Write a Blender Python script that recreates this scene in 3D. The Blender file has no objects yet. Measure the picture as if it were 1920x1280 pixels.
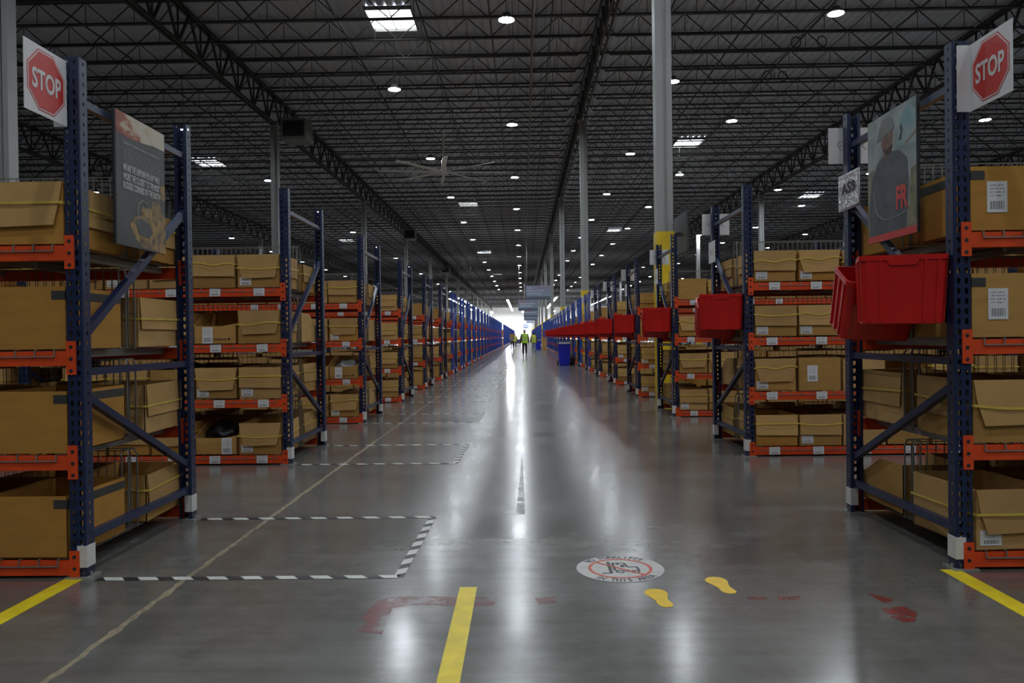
import bpy, bmesh, math, random
from mathutils import Matrix, Vector, Euler

random.seed(11)
scene = bpy.context.scene
COL = scene.collection

# ------------------------------------------------------------------ camera
F = 1440.0                      # focal length in pixels of the 1920x1280 frame
VPX, VPY, ROLL = 981.0, 630.0, 0.013
CAM_H = 1.2
yc = Vector(((VPX - 960) / F, -(VPY - 640) / F, -1.0)).normalized()
zc = Vector((-ROLL, 1.0, 0.0)); zc = (zc - yc * zc.dot(yc)).normalized()
xc = yc.cross(zc)
cam_d = bpy.data.cameras.new('camera'); cam_d.sensor_width = 36.0; cam_d.lens = 36.0 * F / 1920.0
cam_d.clip_end = 1000.0; cam_d.clip_start = 0.05
cam = bpy.data.objects.new('camera', cam_d); COL.objects.link(cam)
cam.matrix_world = Matrix.Translation((0, 0, CAM_H)) @ Matrix((xc, yc, zc)).to_4x4()
scene.camera = cam

# ------------------------------------------------------------------ world, exposure
w = bpy.data.worlds.new('world'); scene.world = w; w.use_nodes = True
w.node_tree.nodes['Background'].inputs[0].default_value = (0.55, 0.7, 1.0, 1)
w.node_tree.nodes['Background'].inputs[1].default_value = 0.4
vs = scene.view_settings
vs.view_transform = 'Standard'; vs.look = 'None'; vs.gamma = 1.0; vs.use_curve_mapping = False
vs.exposure = 0.0
scene.cycles.max_bounces = 4; scene.cycles.diffuse_bounces = 3; scene.cycles.glossy_bounces = 2; scene.cycles.transmission_bounces = 1
scene.cycles.use_adaptive_sampling = True; scene.cycles.adaptive_threshold = 0.08
scene.cycles.caustics_reflective = False; scene.cycles.caustics_refractive = False
scene.cycles.sample_clamp_indirect = 4.0

LAMP_L = 350.0                  # radiance of the lamp lenses
STRIP_L = 45.0                  # low strips over the left racks
HIGH_L = 130.0                  # high strips by the far wall
SKY_L = 5.0

# ------------------------------------------------------------------ materials
MATS = {}
def mat(name, col, rough=0.6, metal=0.0, var=0.0, scale=8.0, rnd=0.0, spec=0.5, bump=0.0, stretch=None, emit=None):
    if name in MATS: return MATS[name]
    m = bpy.data.materials.new(name); m.use_nodes = True; nt = m.node_tree
    b = nt.nodes['Principled BSDF']
    b.inputs['Roughness'].default_value = rough; b.inputs['Metallic'].default_value = metal
    b.inputs['Specular IOR Level'].default_value = spec
    b.inputs['Base Color'].default_value = (*col, 1)
    out = None
    if var > 0 or bump > 0:
        tc = nt.nodes.new('ShaderNodeTexCoord'); mp = nt.nodes.new('ShaderNodeMapping')
        nt.links.new(tc.outputs['Object'], mp.inputs[0])
        if stretch: mp.inputs['Scale'].default_value = stretch
        nz = nt.nodes.new('ShaderNodeTexNoise'); nz.inputs['Scale'].default_value = scale; nz.inputs['Detail'].default_value = 5
        nt.links.new(mp.outputs[0], nz.inputs['Vector'])
    if var > 0:
        rp = nt.nodes.new('ShaderNodeValToRGB')
        rp.color_ramp.elements[0].position = 0.3; rp.color_ramp.elements[1].position = 0.7
        rp.color_ramp.elements[0].color = (*[c * (1 - var) for c in col], 1)
        rp.color_ramp.elements[1].color = (*[min(1, c * (1 + var)) for c in col], 1)
        nt.links.new(nz.outputs['Fac'], rp.inputs[0]); out = rp.outputs[0]
    if rnd > 0:
        oi = nt.nodes.new('ShaderNodeObjectInfo'); mr = nt.nodes.new('ShaderNodeMapRange')
        mr.inputs['To Min'].default_value = 1 - rnd; mr.inputs['To Max'].default_value = 1 + rnd
        nt.links.new(oi.outputs['Random'], mr.inputs['Value'])
        mx = nt.nodes.new('ShaderNodeVectorMath'); mx.operation = 'SCALE'
        if out: nt.links.new(out, mx.inputs[0])
        else: mx.inputs[0].default_value = col
        nt.links.new(mr.outputs[0], mx.inputs['Scale']); out = mx.outputs[0]
    if out: nt.links.new(out, b.inputs['Base Color'])
    if bump > 0:
        bp = nt.nodes.new('ShaderNodeBump'); bp.inputs['Strength'].default_value = bump; bp.inputs['Distance'].default_value = 0.02
        nt.links.new(nz.outputs['Fac'], bp.inputs['Height']); nt.links.new(bp.outputs[0], b.inputs['Normal'])
    if emit:
        b.inputs['Emission Color'].default_value = (*emit[0], 1); b.inputs['Emission Strength'].default_value = emit[1]
    MATS[name] = m
    return m

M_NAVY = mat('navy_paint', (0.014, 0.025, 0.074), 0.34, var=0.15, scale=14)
M_ROYAL = mat('royal_blue', (0.02, 0.066, 0.36), 0.4, var=0.1, scale=14)  # brighter blue for the racks farther down the aisle
M_ORANGE = mat('orange_paint', (0.78, 0.075, 0.012), 0.42, var=0.12, scale=9)
M_WHITE = mat('white_band', (0.72, 0.70, 0.68), 0.55, var=0.08, scale=20)
M_PAPER = mat('paper_white', (0.74, 0.74, 0.76), 0.5)
M_WIRE = mat('galvanised_wire', (0.32, 0.31, 0.29), 0.45, metal=0.5)
M_WIRED = mat('dark_wire', (0.22, 0.21, 0.19), 0.5, metal=0.3)
M_GALV = mat('galvanised_channel', (0.36, 0.36, 0.35), 0.45, metal=0.4, var=0.2, scale=4)
M_CB = [mat('cardboard_tan', (0.46, 0.258, 0.078), 0.8, var=0.10, scale=5, rnd=0.16, spec=0.2, stretch=(1, 1, 3)),
        mat('cardboard_light', (0.52, 0.318, 0.125), 0.8, var=0.10, scale=5, rnd=0.12, spec=0.2, stretch=(1, 1, 3)),
        mat('cardboard_orange', (0.48, 0.238, 0.052), 0.8, var=0.10, scale=5, rnd=0.12, spec=0.2, stretch=(1, 1, 3))]
M_FLAP = mat('cardboard_flap', (0.50, 0.302, 0.115), 0.8, var=0.08, scale=6, rnd=0.14, spec=0.2)
M_STRAP = mat('yellow_strap', (0.66, 0.49, 0.09), 0.35, var=0.15, scale=12)
M_DTAPE = mat('dark_box_tape', (0.045, 0.043, 0.042), 0.5)
M_RED = mat('red_plastic', (0.60, 0.012, 0.010), 0.33, var=0.12, scale=6)
M_YEL = mat('yellow_tape', (0.80, 0.62, 0.02), 0.42, var=0.12, scale=12)
M_YELC = mat('yellow_guard', (0.85, 0.60, 0.02), 0.45, var=0.06)
M_BLACK = mat('black_tape', (0.025, 0.026, 0.03), 0.4)
M_INK = mat('black_ink', (0.02, 0.02, 0.025), 0.6)
M_SIGNRED = mat('sign_red', (0.62, 0.035, 0.03), 0.4)
M_TWHITE = mat('tape_white', (0.66, 0.66, 0.62), 0.4, var=0.1, scale=15)
M_STEELD = mat('dark_steel', (0.052, 0.052, 0.056), 0.55, var=0.2, scale=3)
M_GIRD = mat('girder_steel', (0.060, 0.056, 0.053), 0.6, var=0.2, scale=3)
M_COLM = mat('grey_column_paint', (0.36, 0.37, 0.37), 0.5, var=0.06, scale=2)
M_DECK = mat('roof_deck', (0.64, 0.67, 0.74), 0.42, var=0.10, scale=0.6)
M_WALL = mat('white_wall_paint', (0.86, 0.86, 0.86), 0.7, var=0.02, scale=0.4)
M_SIDE = mat('side_wall_paint', (0.30, 0.30, 0.30), 0.8, var=0.05, scale=0.4)
M_LAMP = mat('lamp_lens', (0.9, 0.9, 0.9), 0.4, emit=((0.88, 0.95, 1.0), LAMP_L))
M_STRIP = mat('strip_tube', (0.9, 0.9, 0.9), 0.4, emit=((0.95, 0.98, 1.0), STRIP_L))
M_STRIPH = mat('high_strip_tube', (0.9, 0.9, 0.9), 0.4, emit=((0.95, 0.98, 1.0), HIGH_L))
M_SKYL = mat('skylight_dome', (0.9, 0.9, 0.9), 0.4, emit=((0.88, 0.95, 1.0), SKY_L))
M_HOUSE = mat('lamp_housing', (0.25, 0.25, 0.26), 0.4, metal=0.4)
M_POLY = mat('black_poly_bag', (0.012, 0.012, 0.013), 0.18, bump=0.6, scale=25)
M_CLEAR = mat('frosted_poly_bag', (0.35, 0.35, 0.36), 0.2, bump=0.6, scale=25)
M_BLUEB = mat('blue_bin_plastic', (0.02, 0.03, 0.62), 0.4, var=0.06)
M_PIPE = mat('pipe_grey', (0.30, 0.29, 0.27), 0.5)
M_ALU = mat('fan_aluminium', (0.80, 0.79, 0.75), 0.4)
M_SLEEVE = mat('plastic_sleeve', (0.55, 0.56, 0.57), 0.12, bump=1.0, scale=45, spec=0.9)

def label_mat():
    m = bpy.data.materials.new('printed_label'); m.use_nodes = True; nt = m.node_tree; N = nt.nodes; L = nt.links
    b = N['Principled BSDF']; b.inputs['Roughness'].default_value = 0.5
    tc = N.new('ShaderNodeTexCoord'); sp = N.new('ShaderNodeSeparateXYZ'); L.new(tc.outputs['Generated'], sp.inputs[0])
    def math_(op, a, bb=None, c=None):
        n = N.new('ShaderNodeMath'); n.operation = op
        for i, v in enumerate((a, bb, c)):
            if v is None: continue
            if isinstance(v, (int, float)): n.inputs[i].default_value = v
            else: L.new(v, n.inputs[i])
        return n.outputs[0]
    x, z = sp.outputs[0], sp.outputs[2]
    nz = N.new('ShaderNodeTexNoise'); nz.noise_dimensions = '1D'; nz.inputs['Scale'].default_value = 22; nz.inputs['Detail'].default_value = 1
    L.new(x, nz.inputs['W'])
    bars = math_('GREATER_THAN', nz.outputs['Fac'], 0.5)
    inx = math_('MULTIPLY', math_('GREATER_THAN', x, 0.14), math_('LESS_THAN', x, 0.86))
    inz = math_('MULTIPLY', math_('GREATER_THAN', z, 0.10), math_('LESS_THAN', z, 0.36))
    fac = math_('MULTIPLY', math_('MULTIPLY', bars, inx), inz)
    # lines of small print
    ln = math_('GREATER_THAN', math_('FRACT', math_('MULTIPLY', z, 9.0)), 0.72)
    up = math_('MULTIPLY', math_('GREATER_THAN', z, 0.5), math_('LESS_THAN', z, 0.92))
    n2 = N.new('ShaderNodeTexNoise'); n2.inputs['Scale'].default_value = 9; L.new(tc.outputs['Generated'], n2.inputs['Vector'])
    wd = math_('GREATER_THAN', n2.outputs['Fac'], 0.48)
    f2 = math_('MULTIPLY', math_('MULTIPLY', math_('MULTIPLY', ln, up), wd), inx)
    f = math_('MAXIMUM', fac, f2)
    mx = N.new('ShaderNodeMix'); mx.data_type = 'RGBA'; L.new(f, mx.inputs[0])
    mx.inputs[6].default_value = (0.74, 0.74, 0.75, 1); mx.inputs[7].default_value = (0.10, 0.10, 0.11, 1)
    L.new(mx.outputs[2], b.inputs['Base Color'])
    return m
M_LABEL = label_mat()

def floor_mat():
    m = bpy.data.materials.new('polished_concrete'); m.use_nodes = True; nt = m.node_tree; N = nt.nodes; L = nt.links
    b = N['Principled BSDF']
    tc = N.new('ShaderNodeTexCoord')
    def noise(scale, detail, st=(1, 1, 1), rough=0.55):
        mp = N.new('ShaderNodeMapping'); mp.inputs['Scale'].default_value = st; L.new(tc.outputs['Object'], mp.inputs[0])
        n = N.new('ShaderNodeTexNoise'); n.inputs['Scale'].default_value = scale; n.inputs['Detail'].default_value = detail
        n.inputs['Roughness'].default_value = rough
        L.new(mp.outputs[0], n.inputs['Vector']); return n.outputs['Fac']
    def ramp(fac, stops):
        r = N.new('ShaderNodeValToRGB'); L.new(fac, r.inputs[0]); e = r.color_ramp.elements
        e[0].position, e[0].color = stops[0][0], (*stops[0][1], 1)
        e[1].position, e[1].color = stops[-1][0], (*stops[-1][1], 1)
        for p, c in stops[1:-1]:
            k = e.new(p); k.color = (*c, 1)
        return r.outputs[0]
    def mix(kind, fac, a, c):
        n = N.new('ShaderNodeMix'); n.data_type = 'RGBA'; n.blend_type = kind
        if isinstance(fac, float): n.inputs[0].default_value = fac
        else: L.new(fac, n.inputs[0])
        for i, v in ((6, a), (7, c)):
            if isinstance(v, tuple): n.inputs[i].default_value = (*v, 1)
            else: L.new(v, n.inputs[i])
        return n.outputs[2]
    base = ramp(noise(0.45, 6, rough=0.6), [(0.30, (0.125, 0.120, 0.108)), (0.52, (0.175, 0.172, 0.163)), (0.72, (0.210, 0.207, 0.200))])
    fine = ramp(noise(6.0, 8, rough=0.7), [(0.25, (0.72, 0.71, 0.69)), (0.75, (1.12, 1.12, 1.12))])
    streak = ramp(noise(2.2, 4, (0.35, 5.0, 1)), [(0.3, (0.86, 0.85, 0.83)), (0.7, (1.06, 1.06, 1.06))])
    c = mix('MULTIPLY', 1.0, base, fine); c = mix('MULTIPLY', 1.0, c, streak)
    # scuffs: small pale chips
    chips = ramp(noise(17.0, 2), [(0.76, (0, 0, 0)), (0.86, (1, 1, 1))])
    c = mix('MIX', chips, c, (0.22, 0.215, 0.20))
    # saw-cut joints
    sp = N.new('ShaderNodeSeparateXYZ'); L.new(tc.outputs['Object'], sp.inputs[0])
    def mth(op, a, bb):
        n = N.new('ShaderNodeMath'); n.operation = op
        for i, v in enumerate((a, bb)):
            if isinstance(v, (int, float)): n.inputs[i].default_value = v
            else: L.new(v, n.inputs[i])
        return n.outputs[0]
    def joint(axis, off, per, wd):
        a = mth('ADD', sp.outputs[axis], -off + per / 2 + per * 40)
        a = mth('MODULO', a, per); a = mth('SUBTRACT', a, per / 2); a = mth('ABSOLUTE', a, 0)
        return mth('LESS_THAN', a, wd)
    j = mth('MAXIMUM', joint(1, 5.16, 3.8, 0.006), joint(1, 6.38, 7.6, 0.005))
    c = mix('MIX', j, c, (0.07, 0.068, 0.064))
    L.new(c, b.inputs['Base Color'])
    rr = N.new('ShaderNodeMapRange'); L.new(noise(1.1, 4, (0.6, 1.6, 1), 0.5), rr.inputs['Value'])
    rr.inputs['From Min'].default_value = 0.3; rr.inputs['From Max'].default_value = 0.7
    rr.inputs['To Min'].default_value = 0.17; rr.inputs['To Max'].default_value = 0.262
    L.new(rr.outputs[0], b.inputs['Roughness'])
    b.inputs['Specular IOR Level'].default_value = 0.55
    b.inputs['Coat Weight'].default_value = 0.30; b.inputs['Coat Roughness'].default_value = 0.16; b.inputs['Coat IOR'].default_value = 1.45
    return m

def patchy(name, col, thr, scale, rough=0.5, amax=0.85):
    """paint worn away in patches"""
    m = bpy.data.materials.new(name); m.use_nodes = True; nt = m.node_tree; N = nt.nodes; L = nt.links
    b = N['Principled BSDF']; b.inputs['Base Color'].default_value = (*col, 1); b.inputs['Roughness'].default_value = rough; b.inputs['Coat Weight'].default_value = 0.30; b.inputs['Coat Roughness'].default_value = 0.16
    tc = N.new('ShaderNodeTexCoord'); nz = N.new('ShaderNodeTexNoise'); nz.inputs['Scale'].default_value = scale; nz.inputs['Detail'].default_value = 8
    nz.inputs['Roughness'].default_value = 0.7
    L.new(tc.outputs['Object'], nz.inputs['Vector'])
    r = N.new('ShaderNodeMapRange'); L.new(nz.outputs['Fac'], r.inputs['Value'])
    r.inputs['From Min'].default_value = thr - 0.08; r.inputs['From Max'].default_value = thr + 0.08
    r.inputs['To Min'].default_value = 0.0; r.inputs['To Max'].default_value = amax
    L.new(r.outputs[0], b.inputs['Alpha'])
    return m

# ------------------------------------------------------------------ mesh helpers
class MB:
    def __init__(s): s.v = []; s.f = []; s.m = []
    def add(s, vs_, fs, m=0):
        o = len(s.v); s.v += [tuple(p) for p in vs_]
        for f in fs: s.f.append(tuple(o + i for i in f)); s.m.append(m)
        return s
    def box(s, x0, x1, y0, y1, z0, z1, m=0):
        x0, x1 = min(x0, x1), max(x0, x1); y0, y1 = min(y0, y1), max(y0, y1)
        v = [(x0, y0, z0), (x1, y0, z0), (x1, y1, z0), (x0, y1, z0), (x0, y0, z1), (x1, y0, z1), (x1, y1, z1), (x0, y1, z1)]
        return s.add(v, [(0, 3, 2, 1), (4, 5, 6, 7), (0, 1, 5, 4), (1, 2, 6, 5), (2, 3, 7, 6), (3, 0, 4, 7)], m)
    def bar(s, p, q, r, m=0, n=4, caps=True, r2=None):
        p, q = Vector(p), Vector(q); d = (q - p)
        if d.length < 1e-6: return s
        d.normalize(); a = Vector((0, 0, 1)) if abs(d.z) < 0.9 else Vector((1, 0, 0))
        u = d.cross(a).normalized(); w_ = d.cross(u)
        r2 = r if r2 is None else r2
        off = math.pi / 4 if n == 4 else 0
        k = math.sqrt(2) if n == 4 else 1
        v = []
        for c, rad in ((p, r), (q, r2)):
            for i in range(n):
                t = off + 2 * math.pi * i / n
                v.append(c + u * (math.cos(t) * rad * k) + w_ * (math.sin(t) * rad * k))
        fs = [(i, (i + 1) % n, n + (i + 1) % n, n + i) for i in range(n)]
        if caps: fs += [tuple(range(n - 1, -1, -1)), tuple(range(n, 2 * n))]
        return s.add(v, fs, m)
    def tube(s, pts, r, m=0, n=6):
        for a, b in zip(pts[:-1], pts[1:]): s.bar(a, b, r, m, n)
        return s
    def prism(s, poly, fn, t, m=0):
        """poly: 2-d outline, fn(u, v, t) -> 3-d point; a plate between t=0 and t"""
        n = len(poly)
        v = [fn(a, b, 0.0) for a, b in poly] + [fn(a, b, t) for a, b in poly]
        fs = [tuple(range(n)), tuple(range(2 * n - 1, n - 1, -1))] + [(i, n + i, n + (i + 1) % n, (i + 1) % n) for i in range(n)]
        return s.add(v, fs, m)
    def mesh(s, name, mats, smooth=False):
        me = bpy.data.meshes.new(name); me.from_pydata(s.v, [], s.f)
        for mm in (mats if isinstance(mats, (list, tuple)) else [mats]): me.materials.append(mm)
        if any(s.m): me.polygons.foreach_set('material_index', s.m)
        if smooth: me.polygons.foreach_set('use_smooth', [True] * len(me.polygons))
        me.update()
        return me
    def build(s, name, mats, parent=None, loc=(0, 0, 0), smooth=False):
        return put(name, s.mesh(name, mats, smooth), parent, loc)

def put(name, me, parent=None, loc=(0, 0, 0), rot=None):
    o = bpy.data.objects.new(name, me); COL.objects.link(o); o.location = loc
    if rot is not None: o.rotation_euler = rot
    if parent: o.parent = parent
    return o
def empty(name, loc=(0, 0, 0), rot=None): 
    o = put(name, None, None, loc, rot); o.empty_display_size = 0.1; return o
def tag(o, label, cat=None, group=None, kind=None):
    if label: o['label'] = label
    if cat: o['category'] = cat
    if group: o['group'] = group
    if kind: o['kind'] = kind
    return o
CACHE = {}
def cached(key, fn):
    if key not in CACHE: CACHE[key] = fn()
    return CACHE[key]

def bevel_mesh(me, width, seg=2):
    bm = bmesh.new(); bm.from_mesh(me)
    bmesh.ops.bevel(bm, geom=bm.edges[:], offset=width, segments=seg, affect='EDGES', profile=0.5)
    bm.to_mesh(me); bm.free(); return me

def text_mesh(name, body, size, material, offset=0.0, extrude=0.0005, xs=1.0):
    cu = bpy.data.curves.new(name, 'FONT'); cu.body = body; cu.size = size; cu.offset = offset
    cu.extrude = extrude; cu.align_x = 'CENTER'; cu.align_y = 'CENTER'; cu.resolution_u = 3
    ob = bpy.data.objects.new(name, cu)
    me = bpy.data.meshes.new_from_object(ob); bpy.data.objects.remove(ob); bpy.data.curves.remove(cu)
    me.name = name
    xsv = [v.co.x for v in me.vertices]
    for v in me.vertices: v.co.x *= xs
    me.materials.clear(); me.materials.append(material)
    return me
def fit_text(me, wid, hgt):
    xs_ = [v.co.x for v in me.vertices]; ys = [v.co.y for v in me.vertices]
    cx, cy = (max(xs_) + min(xs_)) / 2, (max(ys) + min(ys)) / 2
    sx, sy = wid / (max(xs_) - min(xs_)), hgt / (max(ys) - min(ys))
    for v in me.vertices: v.co.x = (v.co.x - cx) * sx; v.co.y = (v.co.y - cy) * sy
    return me

ORD = ['first', 'second', 'third', 'fourth', 'fifth', 'sixth', 'seventh', 'eighth', 'ninth', 'tenth', 'eleventh', 'twelfth', 'thirteenth',
       'fourteenth', 'fifteenth', 'sixteenth', 'seventeenth', 'eighteenth', 'nineteenth']
TENS = {2: 'twent', 3: 'thirt', 4: 'fort', 5: 'fift', 6: 'sixt', 7: 'sevent', 8: 'eight', 9: 'ninet'}
def ordw(i):       # 0 -> first
    n = i + 1
    if n <= 19: return ORD[i]
    t, u = divmod(n, 10)
    return TENS[t] + ('ieth' if u == 0 else 'y-' + ORD[u - 1])

# ------------------------------------------------------------------ layout numbers
XL, XR = -2.23, 2.155            # aisle-side faces of the end frames
PY = 3.91
DEPTH = 1.31
def ry(s, k): return 3.87 + k * 3.63 if s > 0 else 3.86 + k * 3.45      # front of rack k
POST_H, POST_W, POST_D = 2.63, 0.085, 0.075
LEV = [0.09, 0.625, 1.155, 1.69]
N1 = 23                          # racks in the near block
END_Y = 262.0
GX = [-49.95, -36.8, -23.65, -10.5, 2.65, 15.8, 28.95, 42.1, 55.25]
CY0, CDY = 14.4, 18.3
DECK_Z, JB, JT, GB = 11.75, 10.95, 11.68, 10.3

# ------------------------------------------------------------------ shell
fl = MB().add([(-72, -22, 0), (72, -22, 0), (72, END_Y, 0), (-72, END_Y, 0)], [(0, 1, 2, 3)]).build('floor', floor_mat())
tag(fl, 'polished grey concrete warehouse floor', kind='structure')
# corrugated roof deck
mb = MB(); x = -72.0; prof = []
while x < 72:
    prof += [(x, 0), (x + 0.20, 0), (x + 0.235, 0.05), (x + 0.265, 0.05)]; x += 0.30
v = [(a, -22, DECK_Z + b) for a, b in prof] + [(a, END_Y, DECK_Z + b) for a, b in prof]; n = len(prof)
mb.add(v, [(i, i + 1, n + i + 1, n + i) for i in range(n - 1)])
ceiling = tag(mb.build('ceiling', M_DECK), 'corrugated steel roof deck over open bar joists', kind='structure')
for nm, args, mm in (('wall_back', (-72, 72, END_Y, END_Y + 0.3, 0, DECK_Z + 0.1), M_WALL), ('wall_front', (-72, 72, -22.3, -22, 0, DECK_Z + 0.1), M_SIDE),
                     ('wall_left', (-72.3, -72, -22, END_Y, 0, DECK_Z + 0.1), M_SIDE), ('wall_right', (72, 72.3, -22, END_Y, 0, DECK_Z + 0.1), M_SIDE)):
    tag(MB().box(*args).build(nm, mm), nm.replace('_', ' ') + ' of the hall', kind='structure')

# ------------------------------------------------------------------ roof steel
SPAN = 13.15
def joist_mb(mb, x0, y, full=True):
    L_ = SPAN - 0.1
    mb.box(x0 + 0.05, x0 + L_, y - 0.055, y - 0.008, JT - 0.055, JT); mb.box(x0 + 0.05, x0 + L_, y + 0.008, y + 0.055, JT - 0.055, JT)
    mb.box(x0 + 0.5, x0 + L_ - 0.5, y - 0.05, y + 0.05, JB, JB + 0.05)
    npan = 8; s = (L_ - 1.0) / npan
    for i in range(npan):
        a = x0 + 0.5 + i * s
        if full:
            mb.bar((a, y, JB + 0.03), (a + s / 2, y, JT - 0.03), 0.014, caps=False); mb.bar((a + s / 2, y, JT - 0.03), (a + s, y, JB + 0.03), 0.014, caps=False)
            mb.bar((a + s / 2, y, JB + 0.03), (a + s / 2, y, JT - 0.03), 0.009, caps=False)
        else:
            mb.bar((a, y, JB + 0.03), (a + s / 2, y, JT - 0.03), 0.016, n=3, caps=False); mb.bar((a + s / 2, y, JT - 0.03), (a + s, y, JB + 0.03), 0.016, n=3, caps=False)
    if full: mb.bar((x0 + 0.08, y, JT - 0.06), (x0 + 0.5, y, JB + 0.03), 0.014, caps=False); mb.bar((x0 + L_, y, JT - 0.06), (x0 + L_ - 0.5, y, JB + 0.03), 0.014, caps=False)
JDY = CDY / 11.0
cand = []
j = -8
while True:
    y = CY0 + 0.83 + j * JDY
    if y > END_Y - 1: break
    if y > -20:
        for gx in GX[:-1]:
            # keep only what the hall around the aisle can show
            near = max(0.0, min(abs(gx), abs(gx + SPAN)) if gx * (gx + SPAN) > 0 else 0.0)
            if y > 0 and near / max(y, 1) > 1.0: continue
            if y <= 0 and near > 12: continue
            if y > 120 and near > 42: continue
            seen = near / max(y, 0.1) < 0.70 and y > 18
            cand.append((0 if seen else 1, y, gx))
    j += 1
cand.sort()
j_me = (lambda m_: (joist_mb(m_, 0, 0), m_.mesh('joist', M_STEELD))[1])(MB())
far = MB()
for i, (_, y, gx) in enumerate(cand):
    if i < 300: put('joist', j_me, ceiling, (gx, y, 0))
    else: joist_mb(far, gx, y, y < 30)
o = far.build('distant_joists', M_STEELD, ceiling); o['kind'] = 'stuff'
# girders (one truss per bay between columns)
def girder():
    m_ = MB(); L_ = CDY
    for dx in (-0.11, 0.05):
        m_.box(dx, dx + 0.06, 0, L_, GB, GB + 0.11); m_.box(dx, dx + 0.06, 0, L_, JT - 0.16, JT - 0.06)
    npan = 11; s = L_ / npan
    for i in range(npan):
        a = i * s; zt, zb = JT - 0.12, GB + 0.07
        m_.bar((0, a, zt), (0, a + s / 2, zb), 0.035); m_.bar((0, a + s / 2, zb), (0, a + s, zt), 0.035)
        m_.bar((0, a + s / 2, zb), (0, a + s / 2, zt), 0.025)
    return m_.mesh('girder', M_GIRD)
g_me = girder(); k = -2
while CY0 + k * CDY < END_Y - 5:
    for gx in GX[1:-1]:
        yy = CY0 + k * CDY
        if abs(gx) / max(yy + CDY, 1) > 1.3: continue
        put('girder', g_me, ceiling, (gx, yy, 0))
    k += 1
# bridging rods and pipes that run down the hall
for bx_ in (-8.2, -5.6, -3.0, -0.9, 1.0, 4.6, 7.2, 9.4, 12.2, -13.5, -17.5, 19.5):
    m_ = MB(); m_.bar((bx_, 0, JB + 0.06), (bx_, 200, JB + 0.06), 0.022); m_.build('bridging_rod', M_STEELD, ceiling)
pipe = MB(); pipe.bar((0.42, -5, JB - 0.10), (0.42, 250, JB - 0.10), 0.045, n=8)
for y in range(0, 240, 6): pipe.bar((0.42, y, JB - 0.1), (0.42, y, JB + 0.1), 0.012)
tag(pipe.build('sprinkler_pipe', M_PIPE, smooth=True), 'long grey sprinkler pipe under the joists above the aisle', 'pipe')

# columns
def column(gx, y, label):
    r = empty('steel_column', (gx, y, 0))
    m_ = MB().box(-0.15, 0.15, -0.15, 0.15, 3.05, GB); m_.box(-0.22, 0.22, -0.22, 0.22, GB - 0.03, GB); put('shaft', cached('shaft', lambda: m_.mesh('shaft', M_COLM)), r)
    put('yellow_guard', cached('guard', lambda: MB().box(-0.165, 0.165, -0.165, 0.165, 0.0, 3.1).mesh('guard', M_YELC)), r)
    put('conduit', cached('conduit', lambda: MB().bar((0.02, -0.165, 3.1), (0.02, -0.165, GB), 0.013, n=6).mesh('conduit', M_PIPE)), r)
    tag(r, label, 'column', 'building columns', 'structure')
for gi, gx in enumerate(GX[1:-1]):
    k = 0
    while CY0 + k * CDY < END_Y - 6:
        yy = CY0 + k * CDY
        if k == 0 and gx == -10.5: yy = 15.55
        if abs(gx) / yy < 0.80 and not (abs(gx) > 20 and yy > 110):
            side = 'right' if gx > 0 else 'left'
            column(gx, yy, 'grey steel column with yellow base, %s along the %s %s column line' % (ordw(k), ordw(abs(gi - 3) if gx > 0 else abs(gi - 2)) if gx < 0 else ordw(gi - 3), side))
        k += 1

# skylights
def skylight(px, py, ex, label):
    Z = DECK_Z - 0.03
    dx, dy = px - VPX, py - VPY
    dx2, dy2 = dx - ROLL * dy, dy + ROLL * dx
    d = (Z - CAM_H) * F / -dy2; X = dx2 * d / F
    r = empty('skylight', (X, d, Z))
    put('dome_panel', cached('dome', lambda: MB().box(-0.72, 0.72, -0.85, 0.85, 0, 0.015).mesh('dome', M_SKYL)), r)
    def fr():
        m_ = MB()
        for a in (-0.77, 0.72): m_.box(a, a + 0.05, -0.9, 0.9, -0.1, 0.02)
        for a in (-0.9, 0.85): m_.box(-0.77, 0.77, a, a + 0.05, -0.1, 0.02)
        m_.box(-0.012, 0.012, -0.9, 0.9, -0.02, 0.0); m_.box(-0.77, 0.77, -0.25, -0.23, -0.02, 0.0)
        return m_.mesh('curb_frame', M_PIPE)
    put('curb_frame', cached('curb', fr), r)
    tag(r, label, 'skylight', 'roof skylights')
for px, py, lb in ((735, 34, 'large bright skylight near the top of the picture, above the aisle'), (390, 302, 'bright skylight above the first left racks, beside heater column'),
                   (878, 381, 'small bright skylight beyond the big ceiling fan'), (1288, 268, 'bright skylight right of the nearest yellow based column'),
                   (1516, 367, 'skylight seen above the second right rack'), (650, 449, 'skylight seen above the second left rack'),
                   (1152, 431, 'narrow skylight just left of the nearest column'), (910, 473, 'narrow distant skylight left of the aisle lamps'),
                   (933, 513, 'tiny far skylight above the aisle end')):
    skylight(px, py, 0, lb)

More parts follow.
